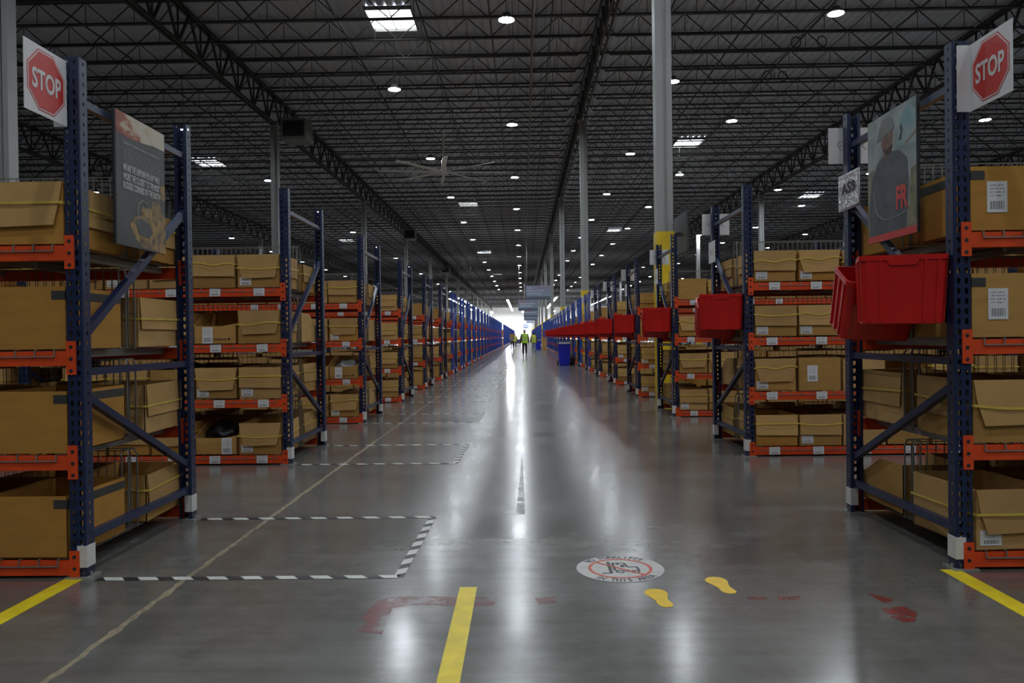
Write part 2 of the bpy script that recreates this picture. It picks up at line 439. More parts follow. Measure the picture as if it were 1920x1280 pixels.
# ------------------------------------------------------------------ lamps
LZ = 10.0
lens_me = MB(); N_ = 20
lens_me.add([(math.cos(2 * math.pi * i / N_) * 0.2, math.sin(2 * math.pi * i / N_) * 0.2, 0) for i in range(N_)], [tuple(range(N_ - 1, -1, -1))])
lens_me = lens_me.mesh('lens', M_LAMP)
def housing():
    m_ = MB(); prof = [(0.225, -0.015), (0.225, 0.05), (0.14, 0.09), (0.11, 0.17), (0.03, 0.19)]
    vs_ = [(math.cos(2 * math.pi * i / N_) * r, math.sin(2 * math.pi * i / N_) * r, z) for r, z in prof for i in range(N_)]
    fs = [(k * N_ + i, k * N_ + (i + 1) % N_, (k + 1) * N_ + (i + 1) % N_, (k + 1) * N_ + i) for k in range(len(prof) - 1) for i in range(N_)]
    fs.append(tuple(4 * N_ + i for i in range(N_))); m_.add(vs_, fs)
    m_.bar((0, 0, 0.19), (0, 0, DECK_Z - LZ), 0.010)
    return m_.mesh('lamp_housing', M_HOUSE, True)
house_me = housing()
rows = [(-0.35, 21.4, 'row over the aisle'), (-4.45, 27.2, 'row just left of the aisle'), (5.33, 26.9, 'row just right of the aisle'), (8.75, 21.4, 'second row to the right'),
        (15.8, 26.4, 'third row to the right'), (19.45, 21.9, 'fourth row to the right'), (25.4, 26.9, 'fifth row to the right'), (-14.0, 21.2, 'second row to the left'),
        (-25.1, 23.7, 'third row to the left'), (36.0, 26.0, 'sixth row to the right'), (-36.0, 21.0, 'fourth row to the left')]
for X, y0, nm in rows:
    k = 0; k2 = 0; yy = y0 - 3 * 10.6
    while yy < 150:
        if X == -14.0 and 15 < yy < 26: yy += 10.6; continue
        vis = yy > 0 and abs(X) / yy < 0.70 and yy > 20
        if (vis and not (abs(X) > 20 and yy > 130)) or (not vis and abs(X) < 22 and yy < 34):
            o = put('high_bay_lamp', house_me, None, (X, yy, LZ))
            put('lens', lens_me, o, (0, 0, 0.0))
            if vis: lb = 'bright round high-bay lamp, %s visible in the %s' % (ordw(k), nm); k += 1
            else: lb = 'round high-bay lamp outside the picture, %s in the %s' % (ordw(k2), nm); k2 += 1
            tag(o, lb, 'lamp', 'high-bay ceiling lamps')
        yy += 10.6

# far strip lights
def strip(x, y, z, L_, label):
    hw = 0.09 if z < 6 else 0.24
    o = MB().box(-hw, hw, 0, L_, 0.02, 0.10).build('strip_light', M_HOUSE, None, (x, y, z))
    MB().box(-hw + 0.02, hw - 0.02, 0.02, L_ - 0.02, -0.02, 0.02).build('tube', M_STRIP if z < 6 else M_STRIPH, o)
    for t in (0.15, 0.85): MB().bar((0, L_ * t, 0.1), (0, L_ * t, JT - z), 0.008).build('hanger', M_PIPE, o)
    tag(o, label, 'strip light', 'strip lights near the far wall')
for i in range(7): strip(-5.5, 66 + i * 9.0, 4.55, 7.6, 'long white strip light above left racks, %s towards the far wall' % ordw(i))
for i in range(5): strip(-3.5, 176 + i * 16.0, 9.6, 14.0, 'high white strip light left of aisle centre, %s towards the far wall' % ordw(i))
for i in range(5): strip(7.4, 168 + i * 17.0, 9.6, 15.0, 'high white strip light right of the aisle, %s towards the far wall' % ordw(i))
for i in range(5): strip(19.0, 168 + i * 17.0, 9.6, 15.0, 'high white strip light far right beyond columns, %s towards the far wall' % ordw(i))
for i in range(5): strip(-16.0, 168 + i * 17.0, 9.6, 15.0, 'high white strip light far left beyond columns, %s towards the far wall' % ordw(i))
for i in range(9): strip(-40 + i * 10, 240, 9.0, 14.0, 'added strip light washing the white end wall, %s from the left' % ordw(i))  # row of strips added to brighten the end wall

# ------------------------------------------------------------------ racks
def post_mesh(s, flip, royal):
    """folded steel post with teardrop slots; outer face at y=0 looking to -y (flip: +y)"""
    m_ = MB(); W, D, P = POST_W, POST_D, 0.0508; fy = (lambda y: POST_D - y) if flip else (lambda y: y)
    n = 52
    def cell(fn, u0, u1, z0, z1, hw, hw2, h0, h1):
        uc = (u0 + u1) / 2
        v = [fn(u0, z0), fn(u1, z0), fn(u1, z1), fn(u0, z1), fn(uc - hw2, z0 + h0), fn(uc + hw2, z0 + h0), fn(uc + hw, z0 + h1 * 0.55 + h0 * 0.45), fn(uc + hw * 0.7, z0 + h1),
             fn(uc - hw * 0.7, z0 + h1), fn(uc - hw, z0 + h1 * 0.55 + h0 * 0.45)]
        m_.add(v, [(0, 1, 5, 4), (1, 2, 7, 6, 5), (2, 3, 8, 7), (3, 0, 4, 9, 8)])
    front = lambda u, z: (s * u, fy(0.0), z)
    ins = lambda u, z: (s * 0.0, fy(u), z)
    outs = lambda u, z: (s * W, fy(u), z)
    for i in range(n):
        z = i * P
        for u0, u1 in ((0.004, W / 2), (W / 2, W - 0.004)): cell(front, u0, u1, z, z + P, 0.0095, 0.004, 0.010, 0.040)
        cell(ins, 0.004, D - 0.004, z, z + P, 0.006, 0.005, 0.015, 0.033)
        cell(outs, 0.004, D - 0.004, z, z + P, 0.006, 0.005, 0.015, 0.033)
    top = n * P
    # rounded corners and return lips
    for a, b in (((0.004, 0.0), (0.0, 0.004)), ((W - 0.004, 0.0), (W, 0.004)), ((0.0, D - 0.004), (0.02, D)), ((W, D - 0.004), (W - 0.02, D))):
        m_.add([(s * a[0], fy(a[1]), 0), (s * b[0], fy(b[1]), 0), (s * b[0], fy(b[1]), top), (s * a[0], fy(a[1]), top)], [(0, 1, 2, 3)])
    return m_.mesh('upright_post', M_ROYAL if royal else M_NAVY)
def post_plain(s, royal):
    m_ = MB().box(0, s * POST_W, 0, POST_D, 0, POST_H)
    return m_.mesh('upright_post', M_ROYAL if royal else M_NAVY)
BAY = 2.50
def beam_mesh(s, L_):
    m_ = MB()
    prof = [(0, 0), (0, 0.075), (0.03, 0.075), (0.03, 0.052), (0.05, 0.052), (0.05, 0)]
    n = len(prof)
    v = [(0, a, b) for a, b in prof] + [(s * L_, a, b) for a, b in prof]
    m_.add(v, [tuple(range(n)), tuple(range(2 * n - 1, n - 1, -1))] + [(i, (i + 1) % n, n + (i + 1) % n, n + i) for i in range(n)])
    return m_.mesh('beam', M_ORANGE)
def connector_mesh(s):
    m_ = MB(); m_.box(0, s * 0.05, -0.008, -0.002, -0.045, 0.125); m_.box(s * 0.044, s * 0.05, -0.002, 0.05, -0.045, 0.125)
    me = m_.mesh('beam_connector', [M_ORANGE, M_INK])
    m2 = MB()
    for z in (-0.025, 0.035, 0.095):
        m2.bar((s * 0.024, -0.0085, z), (s * 0.024, -0.0105, z), 0.010, n=6); 
    m_.m = [0] * len(m_.f); o = len(m_.v); m_.v += m2.v
    for f in m2.f: m_.f.append(tuple(o + i for i in f)); m_.m.append(1)
    return m_.mesh('beam_connector', [M_ORANGE, M_INK])
def deck_mesh(s, L_, dense):
    m_ = MB(); r = 0.0028; z = 0.006
    st = 0.10 if dense else 0.2
    k = 0.06
    while k < L_ - 0.02:
        m_.bar((s * k, -0.007, z), (s * k, DEPTH - 0.05, z), r, caps=False)
        m_.bar((s * k, -0.006, z), (s * k, -0.006, z - 0.034), r, caps=False); k += st
    ys = [-0.006] + [0.12 * i for i in range(1, 11)] if dense else [-0.006, 0.4, 0.8]
    for y in ys:
        zz = z - 0.034 if y < 0 else z
        m_.bar((s * 0.06, y, zz), (s * (L_ - 0.04), y, zz), r, caps=False)
    return m_.mesh('wire_deck', M_WIRE)
def support_mesh(s, L_):
    m_ = MB(); k = 0.10
    while k < L_: m_.box(s * k, s * (k + 0.05), 0.05, DEPTH - 0.05, -0.04, 0.0); k += 0.56
    return m_.mesh('deck_supports', M_GALV)
def fence_mesh(s, L_, dense):
    m_ = MB(); H = 0.47; r = 0.0028
    for yy in (-0.05, 0.05):
        for z in (0.02, 0.21, H): m_.bar((s * 0.02, yy, z), (s * L_, yy, z), r, n=4, caps=False)
        k = 0.09
        while k < L_: m_.bar((s * k, yy, 0.01), (s * k, yy, H), r * 0.8, n=3, caps=False); k += 0.05 if dense else 0.10
        for e in (0.01, 0.05): m_.tube([(s * e, yy, 0.0), (s * e, yy, H - 0.03), (s * (e + 0.01), yy * 0.7, H), (s * (e + 0.01), 0, H)], 0.0036, n=4)
    return m_.mesh('wire_divider', M_WIRED)
def brace_mesh(a, b): return MB().bar(a, b, 0.019).mesh('brace', M_NAVY)

def rack(side, k):
    s = 1 if side > 0 else -1; x0 = XR if s > 0 else XL
    y = ry(s, k)
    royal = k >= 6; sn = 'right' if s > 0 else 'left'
    fine = k < 7; bays = 2 if 1 <= k <= 3 else 1
    colr = 'bright blue' if royal else 'dark blue'
    R = empty('shelving_rack', (x0, y, 0))
    tag(R, '%s upright shelving rack with orange beams, %s from camera on %s side' % (colr, ordw(k), sn), 'rack', 'shelving racks along the aisle')
    mb_b = MATS['royal_blue'] if royal else MATS['navy_paint']
    for f in range(bays + 1 if fine else 1):
        lx = s * f * (BAY + 0.045)
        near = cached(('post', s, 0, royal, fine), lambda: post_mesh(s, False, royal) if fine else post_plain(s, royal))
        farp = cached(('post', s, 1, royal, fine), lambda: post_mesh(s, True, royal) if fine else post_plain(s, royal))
        p1 = put('upright_post', near, R, (lx, 0, 0)); p2 = put('upright_post', farp, R, (lx, DEPTH - POST_D, 0))
        if f == 0:
            bm_ = cached(('band', s), lambda: MB().box(-s * 0.003, s * (POST_W * 0.55), -0.003, POST_D, 0.055, 0.165).mesh('white_band', M_WHITE))
            put('white_band', bm_, p1); put('white_band', bm_, p2)
            if fine:
                ft = cached(('foot', s), lambda: MB().box(-s * 0.02, s * (POST_W + 0.02), -0.02, POST_D + 0.02, 0, 0.008).bar((-s * 0.012, 0.02, 0.0), (-s * 0.012, 0.02, 0.03), 0.007, n=6).mesh('foot_plate', M_GALV))
                put('foot_plate', ft, p1); put('foot_plate', ft, p2)
        xm = s * 0.036; A, Bq = POST_D, DEPTH - POST_D
        if f > 0 and k > 2: continue
        segs = [((A, 0.20), (Bq, 0.20)), ((A, 0.93), (Bq, 0.36)), ((A, 1.045), (Bq, 1.045)), ((A, 1.22), (Bq, 2.06)), ((A, 2.43), (Bq, 2.43))]
        for q, ((ya, za), (yb, zb)) in enumerate(segs):
            bme = cached(('brace', s, q, royal), lambda: MB().bar((xm, ya - 0.03, za), (xm, yb + 0.03, zb), 0.019).mesh('brace', mb_b))
            put('brace', bme, R, (lx, 0, 0))
    for b in range(bays):
        lx = s * b * (BAY + 0.045)
        for li, z in enumerate(LEV):
            L_ = BAY - POST_W + 0.045 if fine else 1.3
            xb = lx + s * POST_W
            fb = put('beam', cached(('beam', s, L_), lambda: beam_mesh(s, L_)), R, (xb, 0, z - 0.075))
            bb = put('beam', cached(('beam', s, L_), lambda: beam_mesh(s, L_)), R, (xb, DEPTH - 0.05, z - 0.075))
            cm = cached(('conn', s), lambda: connector_mesh(s))
            c1 = put('beam_connector', cm, fb, (-s * 0.05, 0, 0.0))
            if fine and b == 0:
                c2 = put('beam_connector', cm, bb, (-s * 0.05, 0.055, 0.0)); c2.scale = (1, -1, 1)
            nl = {0: 0, 1: 5, 2: 4, 3: 3}.get(k, 1) if k < 8 and b == 0 else 0
            for t in range(nl):
                lm = cached('shelf_label', lambda: MB().box(-0.052, 0.052, -0.003, 0.0, -0.036, 0.036).mesh('shelf_label', M_LABEL))
                put('shelf_label', lm, fb, (s * (0.20 + 0.425 * t + random.uniform(-0.03, 0.03)), -0.008, 0.04), (0, random.uniform(-0.04, 0.04), 0))
            put('wire_deck', cached(('deck', s, L_, k < 4), lambda: deck_mesh(s, L_, k < 4)), R, (xb, 0, z))['kind'] = 'stuff'
            if k < 2:
                for t in range(5): put('deck_support', cached('dsup1', lambda: MB().box(-0.025, 0.025, 0.05, DEPTH - 0.05, -0.04, 0.0).mesh('deck_support', M_GALV)), R, (xb + s * (0.125 + 0.53 * t), 0, z))
            elif k < 8: put('deck_supports', cached(('dsup', s, L_), lambda: support_mesh(s, L_)), R, (xb, 0, z))['kind'] = 'stuff'
            if k < 8: put('wire_divider', cached(('fence', s, L_, k < 3), lambda: fence_mesh(s, L_, k < 3)), R, (xb, DEPTH / 2, z))['kind'] = 'stuff'
    return R
for k in range(N1):
    rack(-1, k); rack(1, k)
# racks beyond the cross aisle, a few pixels each
def far_rack_mesh(s):
    m_ = MB()
    for yy in (0, DEPTH - POST_D): m_.box(0, s * POST_W, yy, yy + POST_D, 0.17, POST_H, 0); m_.box(0, s * POST_W, yy, yy + POST_D, 0.0, 0.17, 2)
    for z in LEV:
        for yy in (0, DEPTH - 0.05): m_.box(s * POST_W, s * 1.2, yy, yy + 0.05, z - 0.075, z, 1)
    for z in (0.2, 1.04, 2.43): m_.box(s * 0.02, s * 0.05, 0, DEPTH, z - 0.02, z + 0.02, 0)
    return m_.mesh('shelving_rack', [M_ROYAL, M_ORANGE, M_WHITE])
for s in (-1, 1):
    fm = far_rack_mesh(s); y = ry(s, N1) + 6.0; k = 0
    while y < 205:
        o = put('shelving_rack', fm, None, (XR if s > 0 else XL, y, 0))
        tag(o, 'tiny far blue shelving rack, %s beyond the cross aisle on %s side' % (ordw(k), 'right' if s > 0 else 'left'), 'rack', 'shelving racks along the aisle')
        y += 3.5; k += 1

# ------------------------------------------------------------------ cardboard boxes
T = 0.006
def wall_box(m_, W, D, H, hf=None, m=0):
    """open carton with card walls; hf: lower front wall height, with a worn wavy top"""
    hf = hf or H
    m_.box(-W / 2, W / 2, 0, D, 0, T, m)
    if hf >= H: m_.box(-W / 2, W / 2, 0, T, 0, H, m)
    else:
        p = [(-W / 2, 0), (W / 2, 0), (W / 2, hf * 1.12), (W * 0.2, hf * 0.98), (-W * 0.15, hf * 0.97), (-W / 2, hf)]
        m_.prism(p, lambda a, b, t: (a, t, b), T, m)
    m_.box(-W / 2, W / 2, D - T, D, 0, H, m)
    for a in (-W / 2, W / 2 - T):
        if hf >= H: m_.box(a, a + T, 0, D, 0, H, m)
        else: m_.prism([(0, 0), (D, 0), (D, H), (D * 0.45, H * 0.97), (0, hf)], lambda u, v_, t, a=a: (a + t, u, v_), T, m)
def body_mesh(kind, W, D, H, mi):
    m_ = MB()
    if kind in ('rect', 'trap', 'open'): wall_box(m_, W, D, H)
    elif kind == 'low': wall_box(m_, W, D, H, H * 0.55)
    elif kind == 'closed':
        m_.box(-W / 2, W / 2, 0, D, 0, H)
        for y0_, y1_ in ((0.002, D / 2 - 0.002), (D / 2 + 0.002, D - 0.002)): m_.box(-W / 2 + 0.002, W / 2 - 0.002, y0_, y1_, H, H + 0.004)
    return m_.mesh('cardboard_box', M_CB[mi])
def flap_mesh(kind, W, H):
    m_ = MB(); t0, t1 = 0.004, 0.022
    fn = lambda u, v_, t, hh=H: (u, -(t0 + (t1 - t0) * (H - v_) / H) - t, v_)
    if kind == 'rect': p = [(-W / 2, H), (W / 2, H), (W / 2 - 0.002, H * 0.34), (-W / 2 + 0.002, H * 0.36)]
    else: p = [(-W / 2, H), (W / 2, H), (W / 2 - 0.012, H * 0.72), (W * 0.40, H * 0.30), (-W * 0.38, H * 0.27), (-W / 2 + 0.012, H * 0.68)]
    m_.prism(p, fn, 0.005)
    return m_.mesh('flap', M_FLAP)
def side_flap_mesh(D, H):
    m_ = MB()
    m_.prism([(0.01, H), (D - 0.01, H), (D - 0.02, H * 0.36), (0.02, H * 0.36)], lambda u, v_, t: (0.003 + 0.010 * (H - v_) / H + t, u, v_), 0.004)
    return m_.mesh('side_flap', M_FLAP)
def strap_mesh(W, D, z, wob):
    """flat yellow band round the carton, slack at the front"""
    m_ = MB(); pts = []
    n = 9
    for i in range(n): 
        u = i / (n - 1); pts.append((-W / 2 - 0.006 + (W + 0.012) * u, -0.021 - 0.006 * math.sin(u * math.pi) , z + wob[0] * math.sin(u * math.pi * wob[1]) + wob[2] * (u - 0.5)))
    pts += [(W / 2 + 0.019, 0.03, z + wob[2] / 2), (W / 2 + 0.019, D, z + wob[3]), (W / 2 - 0.01, D + 0.008, z + wob[3]), (-W / 2 + 0.01, D + 0.008, z), (-W / 2 - 0.008, D, z), (-W / 2 - 0.008, 0.02, z - wob[2] / 2)]
    h = 0.0065; N2 = len(pts)
    v = [(a, b, c - h) for a, b, c in pts] + [(a, b, c + h) for a, b, c in pts]
    cx_, cy_ = 0, D / 2
    v += [(a * 0.995, cy_ + (b - cy_) * 0.995, c - h) for a, b, c in pts] + [(a * 0.995, cy_ + (b - cy_) * 0.995, c + h) for a, b, c in pts]
    fs = []
    for i in range(N2):
        j_ = (i + 1) % N2
        fs += [(i, j_, N2 + j_, N2 + i), (2 * N2 + i, 3 * N2 + i, 3 * N2 + j_, 2 * N2 + j_), (N2 + i, N2 + j_, 3 * N2 + j_, 3 * N2 + i), (i, 2 * N2 + i, 2 * N2 + j_, j_)]
    m_.add(v, fs)
    return m_.mesh('strap', M_STRAP)
BW, BD = 0.405, 0.545
HS = [0.285, 0.30, 0.315]
WOBS = [(0.0, 1, 0.0, 0.0), (-0.010, 2, 0.012, 0.02), (0.012, 3, -0.01, -0.01), (-0.016, 1, 0.0, 0.015)]
LOOK = {'rect': 'strapped cardboard box with square front flap', 'trap': 'strapped cardboard box with tapered front flap', 'open': 'open-topped plain cardboard box',
        'low': 'cut-down open cardboard box', 'closed': 'closed plain cardboard box'}
LOOKS = {'rect': 'square-flap cardboard box', 'trap': 'tapered-flap cardboard box', 'open': 'open cardboard box', 'low': 'cut-down cardboard box', 'closed': 'closed cardboard box'}
LEVN = ['bottom shelf', 'second shelf', 'third shelf', 'top shelf']
def carton(s, k, li, c, back, kind=None, mi=None, lab=None, dark=False, logo=False, hi=None, strapz=None, rz=None, bag=None, individual=True, tilt=0.0):
    x0 = XR if s > 0 else XL
    yb = ry(s, k)
    rnd = random.random
    kind = kind or random.choices(['rect', 'trap', 'open', 'low', 'closed'], [4, 6, 0.6, 0.9, 0.5])[0]
    mi = random.choice([0, 0, 1, 1, 2]) if mi is None else mi
    hi = random.randrange(3) if hi is None else hi
    H = HS[hi]
    X = x0 + s * (POST_W + 0.012 + BW / 2 + c * 0.425) + random.uniform(-0.005, 0.005)
    rz = random.uniform(-0.02, 0.02) if rz is None else rz
    if back: loc = (X, yb + DEPTH - 0.02, LEV[li] + 0.010); rot = (0, 0, math.pi + rz)
    else: loc = (X, yb + 0.012, LEV[li] + 0.010); rot = (0, 0, rz)
    o = put('cardboard_box', cached(('body', kind, hi, mi), lambda: body_mesh(kind, BW, BD, H, mi)), None, loc, rot)
    if kind in ('rect', 'trap'):
        put('flap', cached(('flap', kind, hi), lambda: flap_mesh(kind, BW, H)), o)
        sd = (-s if not back else s)     # the side that looks to the aisle
        if c == 0:
            sf = put('side_flap', cached(('sflap', hi), lambda: side_flap_mesh(BD, H)), o, (sd * BW / 2, 0, 0))
            if sd < 0: sf.scale = (-1, 1, 1)
        wi = random.randrange(4); zz = strapz or random.choice([0.60, 0.66, 0.72])
        st = put('strap', cached(('strap', wi, zz, hi), lambda: strap_mesh(BW, BD, H * zz, WOBS[wi])), o)
        if sd < 0: st.scale = (-1, 1, 1)
    if lab is None: lab = random.choice([0, 0, 1]) if kind in ('rect', 'trap') and k < 5 and not back else 0
    if lab == 1: put('label', cached('lab_s', lambda: MB().box(-0.055, 0.055, -0.003, 0, 0, 0.075).mesh('label', M_LABEL)), o, (-BW / 2 + 0.075, -0.0005, 0.022))
    if lab == 2: put('label', cached('lab_b', lambda: MB().box(-0.05, 0.05, -0.002, 0, 0, 0.155).mesh('label', M_LABEL)), o, (-BW / 2 + 0.13, -0.001, H * 0.28 if kind != 'low' else 0.005))
    if lab == 3: put('label', cached('lab_b', lambda: MB().box(-0.05, 0.05, -0.002, 0, 0, 0.155).mesh('label', M_LABEL)), o, (BW / 2 - 0.10, -0.001, 0.006))
    if dark:
        def dk():
            m_ = MB(); 
            for sg in (-s,):
                a, b = sorted((sg * (BW / 2 + 0.002), sg * (BW / 2 - 0.07)))
                m_.box(a, b, -0.002, 0.0, H - 0.062, H - 0.018)
                a, b = sorted((sg * (BW / 2 + 0.002), sg * (BW / 2)))
                m_.box(a, b, -0.002, BD, H - 0.062, H - 0.018)
            return m_.mesh('dark_tape', M_DTAPE)
        put('dark_tape', cached(('dk', hi, s), dk), o)
    if logo:
        me = cached('logo', lambda: fit_text(text_mesh('logo_print', 'carhartt', 0.05, M_INK, 0.0006), 0.13, 0.022))
        put('logo_print', me, o, (BW * 0.12, -0.0025, 0.045), (math.pi / 2, 0, 0))
        def blob():
            m_ = MB(); m_.add([(0.012 * math.cos(t * 0.7), 0, 0.012 * math.sin(t * 0.7)) for t in range(9)], [tuple(range(9))]); return m_.mesh('logo_mark', M_INK)
        put('logo_mark', cached('blob', blob), o, (BW * 0.12 + 0.085, -0.0025, 0.045))
    lb = '%s, %s, %s from aisle, %s of %s %s rack' % (LOOKS[kind], LEVN[li], ordw(c), 'rear' if back else 'front', ordw(k), 'right' if s > 0 else 'left')
    tag(o, lb, 'box', 'cardboard boxes in the racks')
    if bag:
        bm = bmesh.new(); bmesh.ops.create_icosphere(bm, subdivisions=3, radius=1.0)
        rg = random.Random(li * 7 + k)
        for v_ in bm.verts:
            q = v_.co.normalized(); f_ = 1 + 0.13 * math.sin(7 * q.x + 3 * q.z + k) + 0.10 * math.sin(9 * q.y - 5 * q.x) + rg.uniform(-0.05, 0.05)
            v_.co = Vector((q.x * BW * 0.40 * f_, q.y * BD * 0.36 * f_, q.z * bag[1] * f_))
        me = bpy.data.meshes.new('poly_bag'); bm.to_mesh(me); bm.free(); me.materials.append(bag[0])
        me.polygons.foreach_set('use_smooth', [True] * len(me.polygons))
        bo = put('poly_bag', me, None, (loc[0], loc[1] + BD * 0.5, loc[2] + 0.02 + bag[1] * 1.15))
        tag(bo, '%s plastic bag in the %s, %s from aisle, of %s %s rack' % ('black' if bag[0] is M_POLY else 'clear', LEVN[li] + ' box', ordw(c), ordw(k), 'right' if s > 0 else 'left'), 'bag', 'plastic bags in boxes')
    return o

special = {
 (-1, 0, 3, 0, 0): dict(kind='trap', mi=2, lab=0, strapz=0.66, hi=2), (-1, 0, 2, 0, 0): dict(kind='closed', mi=2, dark=True, hi=2),
 (-1, 0, 1, 0, 0): dict(kind='open', mi=2, dark=True, hi=2), (-1, 0, 0, 0, 0): dict(kind='open', mi=2, dark=True, hi=2),
 (-1, 0, 3, 0, 1): dict(kind='rect', mi=2, hi=1), (-1, 0, 2, 0, 1): dict(kind='rect', mi=1, hi=1, strapz=0.6), (-1, 0, 1, 0, 1): dict(kind='rect', mi=1, hi=1, strapz=0.6, rz=0.05),
 (-1, 0, 0, 0, 1): dict(kind='rect', mi=0, hi=0, rz=0.06),
 (-1, 1, 3, 0, 0): dict(kind='trap', mi=0, lab=1, hi=2, strapz=0.60), (-1, 1, 3, 1, 0): dict(kind='rect', mi=0, lab=0, hi=2, strapz=0.72),
 (-1, 1, 2, 0, 0): dict(kind='trap', mi=0, lab=0, hi=2, strapz=0.60), (-1, 1, 2, 1, 0): dict(kind='low', mi=0, lab=2, logo=True, hi=2),
 (-1, 1, 1, 0, 0): dict(kind='rect', mi=1, lab=1, hi=1, strapz=0.72), (-1, 1, 1, 1, 0): dict(kind='trap', mi=0, lab=1, hi=1, strapz=0.66),
 (-1, 1, 0, 0, 0): dict(kind='trap', mi=0, lab=1, hi=1, strapz=0.60), (-1, 1, 0, 1, 0): dict(kind='low', mi=0, lab=3, logo=False, hi=1, bag=(M_POLY, 0.13)),
 (-1, 1, 1, 2, 0): dict(kind='open', mi=0, hi=0, bag=(M_POLY, 0.17)),
 (-1, 2, 3, 0, 0): dict(kind='rect', mi=0, lab=0, hi=2, strapz=0.72), (-1, 2, 2, 0, 0): dict(kind='trap', mi=2, lab=1, hi=2, strapz=0.66),
 (-1, 2, 1, 0, 0): dict(kind='low', mi=0, lab=2, logo=True, hi=2, bag=(M_CLEAR, 0.11)), (-1, 2, 0, 0, 0): dict(kind='trap', mi=0, lab=1, hi=2, strapz=0.72),
 (1, 0, 3, 0, 0): dict(kind='closed', mi=2, lab=2, dark=True, hi=2), (1, 0, 2, 0, 0): dict(kind='closed', mi=0, lab=2, dark=True, hi=2),
 (1, 0, 1, 0, 0): dict(kind='trap', mi=0, lab=0, hi=2, strapz=0.50 + 0.1), (1, 0, 0, 0, 0): dict(kind='trap', mi=1, hi=1, lab=1, strapz=0.60, rz=0.06),
 (1, 0, 1, 0, 1): dict(kind='rect', mi=1, hi=2, strapz=0.6), (1, 0, 0, 0, 1): dict(kind='low', mi=0, hi=1, logo=True), (1, 0, 3, 0, 1): dict(kind='closed', mi=2, dark=True, hi=2),
 (1, 1, 3, 0, 0): dict(kind='rect', mi=0, lab=1, hi=1, strapz=0.66), (1, 1, 3, 1, 0): dict(kind='trap', mi=2, lab=1, hi=1, strapz=0.72),
 (1, 1, 2, 0, 0): dict(kind='rect', mi=0, lab=1, hi=1, strapz=0.72), (1, 1, 2, 1, 0): dict(kind='rect', mi=0, lab=1, hi=1, strapz=0.72),
 (1, 1, 1, 0, 0): dict(kind='trap', mi=0, lab=1, hi=2, strapz=0.72), (1, 1, 1, 1, 0): dict(kind='closed', mi=0, lab=2, hi=2),
 (1, 1, 0, 0, 0): dict(kind='rect', mi=2, lab=0, hi=1, strapz=0.72), (1, 1, 0, 1, 0): dict(kind='rect', mi=0, lab=1, hi=1, strapz=0.72),
}
NF = {0: (3, 3), 1: (5, 4), 2: (4, 3), 3: (3, 2), 4: (2, 1), 5: (2, 1), 6: (2, 1), 7: (1, 0)}
done = set()
for k in range(8):
    for s in (-1, 1):
        for li in range(4):
            for back in (0, 1):
                for c in range(NF[k][back]):
                    key = (s, k, li, c, back); done.add(key)
                    if key not in special and c > 0 and random.random() < 0.04: continue
                    carton(s, k, li, c, back, **special.get(key, {}))
# the rest of the stock, too small or too deep in the racks to single out
def stock(s):
    m_ = MB(); rg = random.Random(5 + s); x0 = XR if s > 0 else XL
    for k in range(N1 + 30):
        yb = ry(s, k) if k < N1 else ry(s, N1) + 6.0 + (k - N1) * 3.5
        nc = 1 if k == 0 else (11 if 1 <= k <= 3 else (5 if k < 8 else (3 if k < N1 else 1)))
        for li in range(4):
            for back in (0, 1):
                for c in range(nc):
                    if (s, k, li, c, back) in done: continue
                    if rg.random() < 0.07: continue
                    X = x0 + s * (POST_W + 0.012 + BW / 2 + c * 0.425)
                    if 1 <= k <= 3 and c >= 6: X += s * 0.12
                    if k > 3 and c > 0 and k < 8 and POST_W + 0.1 + c * 0.425 > BAY - 0.2: continue
                    H = rg.choice(HS); z = LEV[li] + 0.01; mi = rg.choice([0, 0, 1, 2])
                    ya, yb2 = (yb + 0.012, yb + 0.012 + BD) if not back else (yb + DEPTH - 0.02 - BD, yb + DEPTH - 0.02)
                    m_.box(X - BW / 2, X + BW / 2, ya, yb2, z, z + H, mi)
                    if k < N1:
                        fy_ = ya - 0.014 if not back else yb2 + 0.002
                        m_.box(X - BW / 2 + 0.004, X + BW / 2 - 0.004, fy_, fy_ + 0.012, z + H * 0.35, z + H, 3)
                        m_.box(X - BW / 2 - 0.01, X + BW / 2 + 0.01, ya - 0.02, yb2 + 0.02, z + H * 0.64, z + H * 0.68, 4)
    o = m_.build('far_box_stock', M_CB + [M_FLAP, M_STRAP])
    tag(o, 'mass of small cardboard boxes deep in the %s racks' % ('right' if s > 0 else 'left'), 'boxes', None, 'stuff')
stock(-1); stock(1)

